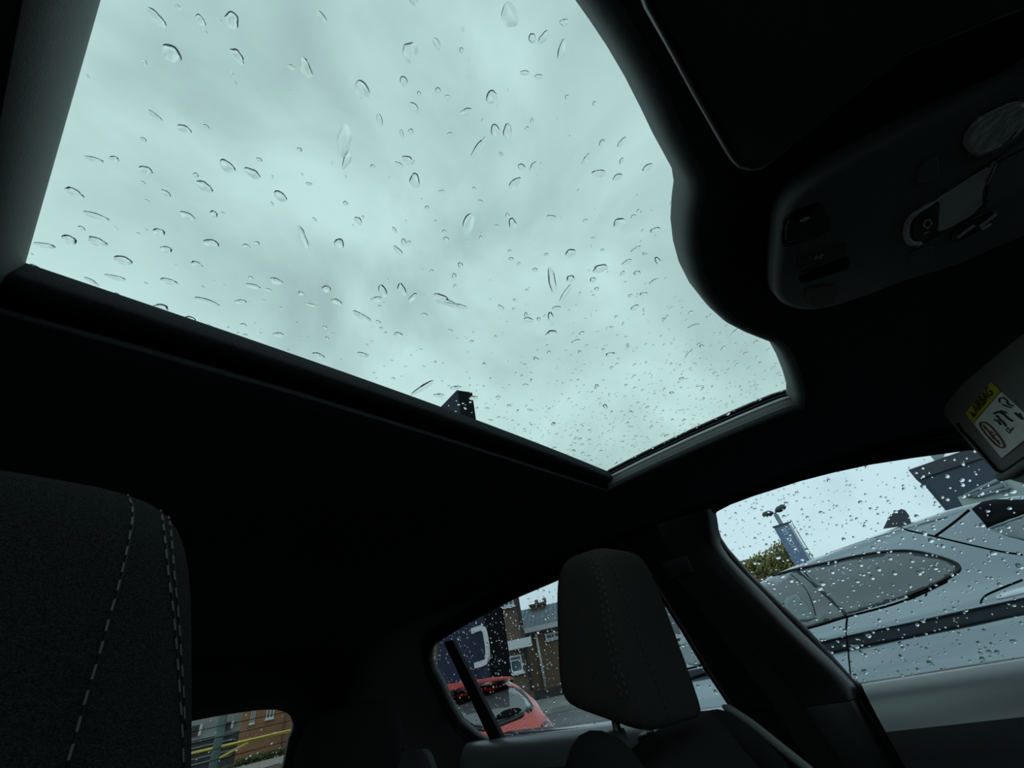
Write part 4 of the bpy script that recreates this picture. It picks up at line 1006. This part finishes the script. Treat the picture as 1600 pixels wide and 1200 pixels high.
for dd in (0.75, 3.2):
    for sd in (-1, 1):
        c = P0 + fwd * dd + rt * (0.80 * sd) + Vector((0, 0, 0.31))
        rot = rt.to_track_quat('Z', 'Y').to_matrix().to_4x4(); rot.translation = c
        bm = bmesh.new(); bmesh.ops.create_cone(bm, cap_ends=True, segments=28, radius1=0.31, radius2=0.31, depth=0.2, matrix=rot); bevel(bm_to('wheel', bm, 'tyre', rc), 0.03)

# --- dark blue totem sign
D = 8.0
azd = ray(767, 1010); azh = Vector((azd.x, azd.y, 0)).normalized()
cor = CAM + azh * D
k_ = (ray(714, 610)); ztp = CAM.z + D * k_.z / math.hypot(k_.x, k_.y)
T1 = onz((716, 610), ztp); T0 = onz((684, 643), ztp); T2 = onz((737, 613), ztp)
fdir = (T0 - T1); fdir.z = 0; fdir.normalize()
# width of the front face: until the sight line of its left edge
le = ray(686, 1040); 
def isect2(p, d, q, e):
    den = d.x * e.y - d.y * e.x; w = q - p; return (w.x * e.y - w.y * e.x) / den
wl = isect2(T1, fdir, CAM, Vector((le.x, le.y, 0)))
sdir = (T2 - T1); sdir.z = 0; sdir.normalize()
re = ray(793, 1004); wsd = isect2(T1, sdir, CAM, Vector((re.x, re.y, 0)))
wl = max(0.8, min(2.5, abs(wl))); wsd = max(0.2, min(1.2, abs(wsd)))
tt = thing('totem_sign', 'tall dark blue totem sign with white square bracket logo and black side', 'sign', (T1.x, T1.y, GZ))
base = [T1, T1 + fdir * wl, T1 + fdir * wl + sdir * wsd, T1 + sdir * wsd]
def vprism(name, pts, z0, z1, m, parent):
    v = [Vector((p.x, p.y, z0)) for p in pts] + [Vector((p.x, p.y, z1)) for p in pts]; n = len(pts)
    f = [tuple(range(n))[::-1], tuple(range(n, 2 * n))] + [(i, (i + 1) % n, (i + 1) % n + n, i + n) for i in range(n)]
    o = mk(name, v, f, m, parent, False)
    bmm = bmesh.new(); bmm.from_mesh(o.data); bmesh.ops.recalc_face_normals(bmm, faces=bmm.faces); bmm.to_mesh(o.data); bmm.free(); return o
vprism('core', base, GZ, ztp, 'navy_dark', tt)
nf = Vector((fdir.y, -fdir.x, 0)); nf = nf if nf.dot(CAM - T1) > 0 else -nf
q = [T1 + nf * 0.03, T1 + fdir * wl + nf * 0.03, T1 + fdir * wl + nf * 0.001, T1 + nf * 0.001]
vprism('front_panel', q, GZ + 0.3, ztp + 0.01, 'navy', tt)
br = [onplane(p, T1 + nf * 0.05, nf) for p in [(736, 986), (745, 983), (751, 981), (755, 984), (757, 992), (760, 1010), (761, 1026), (759, 1034), (750, 1038), (741, 1040)]]
bm = bmesh.new(); 
ww = (onplane((761, 1010), T1 + nf * 0.05, nf) - onplane((755, 1010), T1 + nf * 0.05, nf)).length * 0.36
up = Vector((0, 0, 1)); rows = []
for i, p in enumerate(br):
    d_ = (br[min(i + 1, len(br) - 1)] - br[max(i - 1, 0)]).normalized(); s_ = d_.cross(nf).normalized()
    rows.append([bm.verts.new(p + s_ * a * ww + nf * b) for a, b in ((-1, 0), (1, 0), (1, -0.04), (-1, -0.04))])
for A_, B_ in zip(rows, rows[1:]):
    for k in range(4): bm.faces.new((A_[k], A_[(k + 1) % 4], B_[(k + 1) % 4], B_[k]))
bm.faces.new(rows[0]); bm.faces.new(rows[-1][::-1]); bmesh.ops.recalc_face_normals(bm, faces=bm.faces)
bm_to('bracket_logo', bm, 'sign_white', tt)

# --- buildings: real facades standing at their distance
class Fac:
    def __init__(s, px, py, dist, yaw=0.0):
        d = ray(px, py); h = Vector((d.x, d.y, 0)).normalized(); s.o = CAM + h * dist
        n = -h; c, q = math.cos(math.radians(yaw)), math.sin(math.radians(yaw))
        s.n = Vector((n.x * c - n.y * q, n.x * q + n.y * c, 0)); s.r = Vector((-s.n.y, s.n.x, 0))     # s.r: picture right
        if s.r.dot(Vector(RM.col[0])) < 0: s.r = -s.r
    def at(s, p, out=0.0): return onplane(p, s.o + s.n * out, s.n)
    def uv(s, P): return ((P - s.o).dot(s.r), P.z)
    def pt(s, u, z, out=0.0): return s.o + s.r * u + Vector((0, 0, z - s.o.z)) + s.n * out
    def block(s, name, u0, u1, z0, z1, out, depth, m, parent, bev=0.0):
        P = [s.pt(u0, z0, out), s.pt(u1, z0, out), s.pt(u1, z1, out), s.pt(u0, z1, out)]
        o = prism(name, P, s.n, depth, m, parent, bev)
        uvl = o.data.uv_layers.new(name='UVMap')
        for lp in o.data.loops:
            co = o.data.vertices[lp.vertex_index].co; uvl.data[lp.index].uv = ((co - s.o).dot(s.r) + (co - s.o).dot(s.n), co.z)
        return o
    def window(s, parent, u0, u1, z0, z1, bars=1, sill=True, m='white_trim'):
        fr = []
        w = s.block('window', u0, u1, z0, z1, 0.01, 0.06, 'window_dark', parent)
        t = min(0.09, (u1 - u0) * 0.12)
        for a, b, c, d in ((u0, u1, z0, z0 + t), (u0, u1, z1 - t, z1), (u0, u0 + t, z0 + t, z1 - t), (u1 - t, u1, z0 + t, z1 - t)): s.block('frame', a, b, c, d, 0.05, 0.08, m, w)
        for k in range(bars):
            uu = u0 + (u1 - u0) * (k + 1) / (bars + 1); s.block('glazing_bar', uu - t / 2, uu + t / 2, z0 + t, z1 - t, 0.04, 0.05, m, w)
        if sill: s.block('window_sill', u0 - 0.05, u1 + 0.05, z0 - 0.06, z0, 0.12, 0.14, m, w)
        return w
def uvb(fc, pa, pb):
    a = fc.uv(fc.at(pa)); b = fc.uv(fc.at(pb)); return min(a[0], b[0]), max(a[0], b[0]), min(a[1], b[1]), max(a[1], b[1])
# brown brick building right of totem
f1 = Fac(815, 1010, 17.0, 0)
b1 = thing('brick_building', 'tall brown brick building with white-framed windows directly behind the totem sign', 'building', f1.pt(-4, GZ))
uR = f1.uv(f1.at((821, 1000)))[0]; zbase = f1.uv(f1.at((831, 1084)))[1]
f1.block('wall', uR - 5.6, uR, GZ - 0.2, 9.5, 0, 7.0, 'brick_brown', b1)
u0, u1, z0, z1 = uvb(f1, (799, 1053), (814, 1022)); f1.window(b1, u0, u1, z0, z1, 0)
f1.block('transom', u0 + 0.05, u1 - 0.05, z1 - (z1 - z0) * 0.32, z1 - (z1 - z0) * 0.25, 0.05, 0.05, 'white_trim', b1)
u0, u1, z0, z1 = uvb(f1, (788, 949), (800, 925)); f1.window(b1, u0, u1 , z0, z1, 1)
u0, u1, z0, z1 = uvb(f1, (670, 1038), (680, 1026)); f1.window(b1, u0 - 0.6, u1, z0, z1, 0)
a = f1.uv(f1.at((795, 1014))); b = f1.uv(f1.at((826, 1003)))
f1.block('white_fascia', a[0], b[0] + 0.1, a[1] - 0.06, a[1] + 0.22, 0.35, 0.4, 'white_trim', b1)
p0_ = f1.at((819, 1006), 0.12); p1_ = f1.at((832, 1080), 0.12); p0_ = Vector((p1_.x, p1_.y, 9.0))
tube('downpipe', [p0_, p1_], 0.06, 'dark_wall', b1, 8)
# farther house with slate roof
f2 = Fac(846, 1010, 24.0, -6)
b2 = thing('brick_house', 'farther tan brick house with slate roof, red chimney and white downpipe', 'building', f2.pt(2, GZ))
ze = f2.uv(f2.at((845, 981)))[1]; zr_ = f2.uv(f2.at((845, 955)))[1]
uL = f2.uv(f2.at((817, 1000)))[0]
f2.block('wall', uL - 1, uL + 14, GZ - 0.2, ze, 0, 8.0, 'brick_tan', b2)
rp = [f2.pt(uL - 1.1, ze - 0.05, 0.35), f2.pt(uL + 14.2, ze - 0.05, 0.35), f2.pt(uL + 14.2, zr_ + 0.6, -3.8), f2.pt(uL - 1.1, zr_ + 0.6, -3.8)]
prism('roof', rp, (rp[1] - rp[0]).cross(rp[3] - rp[0]), 0.15, 'slate', b2)
bm = bmesh.new()
for k in range(60):
    t = k / 60; a_ = rp[0].lerp(rp[1], t) + Vector((0, 0, 0.02)); b_ = rp[3].lerp(rp[2], t) + Vector((0, 0, 0.02)); tubebm(bm, [a_, b_], 0.02, 4)
tb = bm_to('roof_joints', bm, 'slate', b2); tb['kind'] = 'stuff'
f2.block('gutter', uL - 1.1, uL + 14.2, ze - 0.12, ze + 0.10, 0.48, 0.15, 'white_trim', b2)
pb = f2.at((852, 1074), 0.15); tube('downpipe', [Vector((pb.x, pb.y, ze)), pb], 0.07, 'white_trim', b2, 8)
pb2 = f2.at((832, 1081), 0.15); tube('downpipe', [Vector((pb2.x, pb2.y, ze)), pb2], 0.05, 'steel', b2, 8)
u0, u1, z0, z1 = uvb(f2, (853, 1001), (870, 983)); f2.window(b2, u0, u1 + 0.3, z0, z1 - 0.1, 1)
for uu in (4.0, 7.2, 10.4): f2.window(b2, uL + uu + 1.5, uL + uu + 3.0, z0, z1 - 0.1, 1); f2.window(b2, uL + uu, uL + uu + 1.4, 0.9, 2.2, 1)
fch = Fac(840, 945, 27.0, -6)
u0, u1, z0, z1 = uvb(fch, (831, 956), (849, 944)); ch = fch.block('chimney', u0, u1, z0 - 0.8, z1, 0, 0.9, 'brick_brown', b2)
fch.block('chimney_cap', u0 - 0.1, u1 + 0.1, z1, z1 + 0.12, 0.1, 1.1, 'brick_brown', b2)
for k in range(2): tube('chimney_pot', [fch.pt(u0 + 0.35 + 0.5 * k, z1 + 0.1, -0.4), fch.pt(u0 + 0.35 + 0.5 * k, z1 + 0.35, -0.4)], 0.12, 'brick_brown', ch, 8)
# low wall and pavement in front of the houses
fw = Fac(846, 1080, 19.0, -6)
struct(prism('trim_11', [fw.pt(-3, GZ + 0.02, 2.5), fw.pt(14, GZ + 0.02, 2.5), fw.pt(14, GZ + 0.02, -4.5), fw.pt(-3, GZ + 0.02, -4.5)], (0, 0, 1), 0.1, 'pavement'), 'pavement in front of houses')
kb = fw.block('kerb', -3, 14, GZ, GZ + 0.13, 2.6, 0.14, 'pavement', None); tag(kb, 'grey kerb along the far side of the road', 'kerb')
lw = fw.block('low_wall', -1.0, 14, GZ, GZ + 0.35, -3.3, 0.25, 'dark_wall', None); tag(lw, 'low dark garden wall at the foot of tan brick house', 'wall')

# --- scene through the rear window
f3_ = Fac(410, 1150, 30.0, 0)
b3 = thing('brick_building', 'orange brick building with two small white windows seen through the rear window', 'building', f3_.pt(2, GZ))
uL3 = f3_.uv(f3_.at((373, 1150)))[0]
f3_.block('wall', uL3, uL3 + 7, GZ - 0.3, 5.5, 0, 6, 'brick_orange', b3)
for pa, pb_ in (((390, 1131), (399, 1116)), ((415, 1124), (429, 1108))):
    u0, u1, z0, z1 = uvb(f3_, pa, pb_); f3_.window(b3, u0, u1, z0, z1 + 0.5, 1)
pq = f3_.at((437, 1180), 0.08); tube('downpipe', [Vector((pq.x, pq.y, 5.4)), pq], 0.035, 'brick_tan', b3, 6)
f4 = Fac(335, 1150, 32.0, 0)
b4 = thing('grey_building', 'pale grey rendered building with dark windows left of the orange brick wall', 'building', f4.pt(-3, GZ))
u4 = f4.uv(f4.at((377, 1150)))[0]
f4.block('wall', u4 - 12, u4 + 1.0, GZ - 0.2, 4.5, 0, 5, 'render_grey', b4)
zlow = f4.uv(f4.at((330, 1151)))[1]
f4.block('dark_base', u4 - 12, u4 + 0.9, GZ, zlow, 0.1, 0.2, 'dark_wall', b4)
u0, u1, z0, z1 = uvb(f4, (296, 1153), (313, 1132)); f4.block('dark_window', u0, u1, z0, z1, 0.06, 0.1, 'dark_wall', b4); f4.block('window_post', u1, u1 + 0.12, z0, z1, 0.12, 0.15, 'white_trim', b4)
u0, u1, z0, z1 = uvb(f4, (350, 1144), (362, 1127)); f4.block('dark_window', u0, u1, z0, z1, 0.06, 0.1, 'dark_wall', b4); f4.block('window_post', u1, u1 + 0.12, z0 + 0.1, z1, 0.12, 0.15, 'white_trim', b4); f4.block('window_post', u0 - 0.1, u0, z0, z1, 0.12, 0.15, 'white_trim', b4)
for k in range(5):
    z = GZ + 0.25 + 0.22 * k; f4.block('louvre', u4 - 3.4, u4 - 0.3, z, z + 0.05, 0.16, 0.08, 'steel', b4)
# hedge
hg = Fac(405, 1185, 27.0, 0)
vv = []; ff = []
rnd = random.Random(5)
ua = hg.uv(hg.at((369, 1190)))[0]; zh0 = hg.uv(hg.at((400, 1181)))[1]
for k in range(5200):
    u = ua + rnd.random() * 9; z = GZ + 0.02 + rnd.random() * (zh0 - GZ); o_ = rnd.uniform(-0.35, 0.35)
    c = hg.pt(u, z, o_); a_ = Vector((rnd.gauss(0, 1), rnd.gauss(0, 1), rnd.gauss(0, 1))).normalized() * 0.07; b_ = a_.cross(Vector((rnd.gauss(0, 1), rnd.gauss(0, 1), rnd.gauss(0, 1)))).normalized() * 0.045
    i0 = len(vv); vv += [c - a_, c - b_, c + a_, c + b_]; ff.append((i0, i0 + 1, i0 + 2, i0 + 3))
he = thing('hedge', 'low olive green hedge at the foot of the orange brick wall', 'hedge', hg.pt(ua + 3, GZ))
le_ = mk('foliage', vv, ff, 'hedge', he, False); le_['kind'] = 'stuff'
hg.block('stems', ua, ua + 9, GZ, zh0 - 0.12, 0.2, 0.4, 'bark', he)
# yellow barrier
fy = Fac(370, 1160, 14.0, 0)
yb = thing('barrier', 'yellow barrier pole with diagonal strut seen through the rear window', 'barrier', fy.at((300, 1200)))
pA = fy.at((280, 1182)); pB = fy.at((475, 1137))
tube('barrier_pole', [pA + (pA - pB) * 0.6, pA, pB, pB + (pB - pA) * 0.3], 0.033, 'yellow_bar', yb, 10)
tube('strut', [fy.at((335, 1189)), fy.at((388, 1160))], 0.026, 'yellow_bar', yb, 8)
for pp_ in (pA + (pA - pB) * 0.5, pB + (pB - pA) * 0.25): tube('upright', [Vector((pp_.x, pp_.y, GZ)), Vector((pp_.x, pp_.y, pp_.z))], 0.05, 'yellow_bar', yb, 10)
fpq = Fac(338, 1160, 12.0, 0)
qa = fpq.at((334, 1192)); tp = thing('post', 'grey-green painted steel post in front of the grey building', 'post', Vector((qa.x, qa.y, GZ)))
tube('shaft', [Vector((qa.x, qa.y, GZ)), Vector((qa.x, qa.y, 4.5))], 0.075, 'teal_post', tp, 12)
tube('base_plate', [Vector((qa.x, qa.y, GZ)), Vector((qa.x, qa.y, GZ + 0.04))], 0.16, 'steel', tp, 12)
# patch of pale pavement behind our car
struct(prism('trim_12', [hg.pt(-9, GZ + 0.015, 4.5), hg.pt(9, GZ + 0.015, 4.5), hg.pt(9, GZ + 0.015, 0.4), hg.pt(-9, GZ + 0.015, 0.4)], (0, 0, 1), 0.1, 'pavement'), 'pale pavement by the hedge')

# --- beyond the grey car: navy clad building, pale canopy, lamp post with banner, tree
f5 = Fac(1480, 760, 14.0, 0)
b5 = thing('showroom_building', 'dark blue clad showroom building rising behind the grey car roof', 'building', f5.pt(3, GZ))
uL5 = f5.uv(f5.at((1450, 765)))[0]
ztl = f5.uv(f5.at((1431, 740)))[1]; ztr = f5.uv(f5.at((1518, 710)))[1]
uR5 = uL5 + 9
f5.block('wall', uL5, uR5, GZ, (ztl + ztr) / 2 - 0.15, 0, 7, 'navy_light', b5)
f5.block('parapet', uL5 - 0.05, uR5, (ztl + ztr) / 2 - 0.15, (ztl + ztr) / 2 + 0.12, 0.08, 7.1, 'cladding', b5)
for k in range(5): f5.block('cladding_panel', uL5 + 0.06 + 1.75 * k, uL5 + 1.74 + 1.75 * k, GZ + 1.5, (ztl + ztr) / 2 - 0.2, 0.03, 0.05, ('navy_light', 'banner')[0], b5)
pl_ = f5.at((1473, 720), -2.0); tube('flue', [Vector((pl_.x, pl_.y, 3)), pl_ + Vector((0, 0, 0.6))], 0.14, 'render_grey', b5, 8)
f6 = Fac(1540, 762, 7.5, 0)
cn = thing('canopy', 'pale ribbed metal canopy edge behind the tail of the grey car', 'canopy', f6.at((1540, 800)))
P6 = [f6.at(p) for p in [(1495, 777), (1525, 762), (1562, 745), (1580, 750), (1640, 775), (1640, 800), (1592, 768), (1560, 770), (1512, 782)]]
P6 = [f6.at(p) for p in [(1496, 777), (1562, 745), (1600, 756), (1660, 776), (1650, 812), (1560, 800), (1510, 800)]]
prism('fascia', P6, f6.n, 0.5, 'pale_metal', cn)
for pa, pb_ in (((1512, 776), (1568, 756)), ((1520, 777), (1572, 757)), ((1528, 776), (1578, 762)), ((1568, 754), (1576, 768)), ((1505, 775), (1564, 749))): tube('rib', [f6.at(pa, 0.02), f6.at(pb_, 0.02)], 0.018, 'steel', cn, 6)
qv = f6.at((1640, 800)); tube('support_post', [Vector((qv.x, qv.y, GZ)), Vector((qv.x, qv.y, qv.z))] , 0.07, 'steel', cn, 8)
qv = f6.at((1560, 800)); tube('support_post', [Vector((qv.x, qv.y, GZ)), Vector((qv.x, qv.y, qv.z))] , 0.07, 'steel', cn, 8)
# lamp post
f7 = Fac(1225, 830, 18.0, 0)
pt_ = f7.at((1212, 804)); lp = thing('lamp_post', 'tall grey twin-headed lamp post rising above the grey car roof', 'street lamp', Vector((pt_.x, pt_.y, GZ)))
tube('pole', [Vector((pt_.x, pt_.y, GZ)), pt_], 0.075, 'steel', lp, 10)
for s_, w_ in ((-1, 0.42), (1, 0.45)):
    c0 = pt_ + f7.r * (0.05 * s_) + Vector((0, 0, 0.10)); c1 = pt_ + f7.r * (w_ * s_) + Vector((0, 0, 0.20 if s_ > 0 else 0.1))
    tube('bracket', [pt_, c0], 0.03, 'steel', lp, 6)
    h = tube('lamp_head', [c0, c0.lerp(c1, 0.3), c0.lerp(c1, 0.8), c1], [0.05, 0.11, 0.10, 0.04], 'cladding', lp, 8)
bnr = thing('banner', 'blue banner with pale vertical lettering fixed to the lamp post', 'banner', f7.at((1240, 850)))
uu0, zz0 = f7.uv(f7.at((1211, 828))); uu1, zz1 = f7.uv(f7.at((1231, 816)))
zt7 = (zz0 + zz1) / 2; hw = (uu1 - uu0)
up7 = f7.uv(pt_)[0]
f7.block('cloth', uu0, uu0 + hw * 1.0, 1.9, zt7, 0.12, 0.02, 'banner', bnr)
f7.block('top_arm', uu0 - 0.03, uu0 + hw + 0.12, zt7, zt7 + 0.05, 0.14, 0.05, 'cladding', bnr)
f7.block('edge_pole', uu0 + hw + 0.09, uu0 + hw + 0.13, 1.9, zt7 + 0.1, 0.14, 0.04, 'white_trim', bnr)
f7.block('pale_edge', uu0 + hw - 0.02, uu0 + hw + 0.05, 1.9, zt7 - 0.05, 0.135, 0.01, 'white_trim', bnr)
text('lettering', 'm torc', f7.pt(uu0 + hw * 0.38, zt7 - 0.10, 0.13), Vector((0, 0, -1)), f7.r, hw * 0.62, 'sign_bright', bnr, 0.01)
text('lettering', 'GO', f7.pt(uu0 + hw * 0.30, zt7 - 1.45, 0.13), Vector((0, 0, -1)), f7.r, hw * 0.75, 'sign_bright', bnr, 0.01)
# tree
f8 = Fac(1205, 885, 24.0, 0)
tr = thing('tree', 'green and amber autumn tree beyond the lamp post', 'tree', f8.pt(-1, GZ))
rnd = random.Random(9)
blobs = [((1230, 868), 0.75), ((1240, 880), 0.9), ((1222, 880), 0.8), ((1205, 888), 0.85), ((1190, 892), 0.7), ((1178, 890), 0.5), ((1245, 895), 1.0), ((1215, 900), 1.1), ((1190, 905), 1.0), ((1165, 892), 0.5), ((1160, 905), 0.9)]
gv_, gf_, av_, af_ = [], [], [], []
for (pp_, rad) in blobs:
    c0 = f8.at(pp_)
    for k in range(620):
        d_ = Vector((rnd.gauss(0, 1), rnd.gauss(0, 1), rnd.gauss(0, 1))).normalized() * rad * (rnd.random() ** 0.33)
        c = c0 + d_; s1 = rnd.uniform(0.05, 0.10)
        a_ = Vector((rnd.gauss(0, 1), rnd.gauss(0, 1), rnd.gauss(0, 1))).normalized() * s1; b_ = a_.cross(Vector((rnd.gauss(0, 1), rnd.gauss(0, 1), rnd.gauss(0, 1)))).normalized() * s1 * 0.6
        V_, F_ = (av_, af_) if rnd.random() < (0.45 if pp_[0] < 1200 or pp_[1] > 890 else 0.2) else (gv_, gf_)
        i0 = len(V_); V_ += [c - a_, c - b_, c + a_, c + b_]; F_.append((i0, i0 + 1, i0 + 2, i0 + 3))
a_ = mk('foliage', gv_, gf_, 'leaf_green', tr, False); a_['kind'] = 'stuff'
a_ = mk('foliage', av_, af_, 'leaf_autumn', tr, False); a_['kind'] = 'stuff'; a_['label'] = 'amber leaves'
cb = f8.at((1222, 905)); tube('trunk', [Vector((cb.x, cb.y, GZ)), Vector((cb.x, cb.y, 1.5)), cb], [0.22, 0.17, 0.08], 'bark', tr, 8)
for pp_, rad in blobs[:8]: tube('branch', [Vector((cb.x, cb.y, cb.z - 1.2)), f8.at(pp_)], [0.06, 0.02], 'bark', tr, 6)
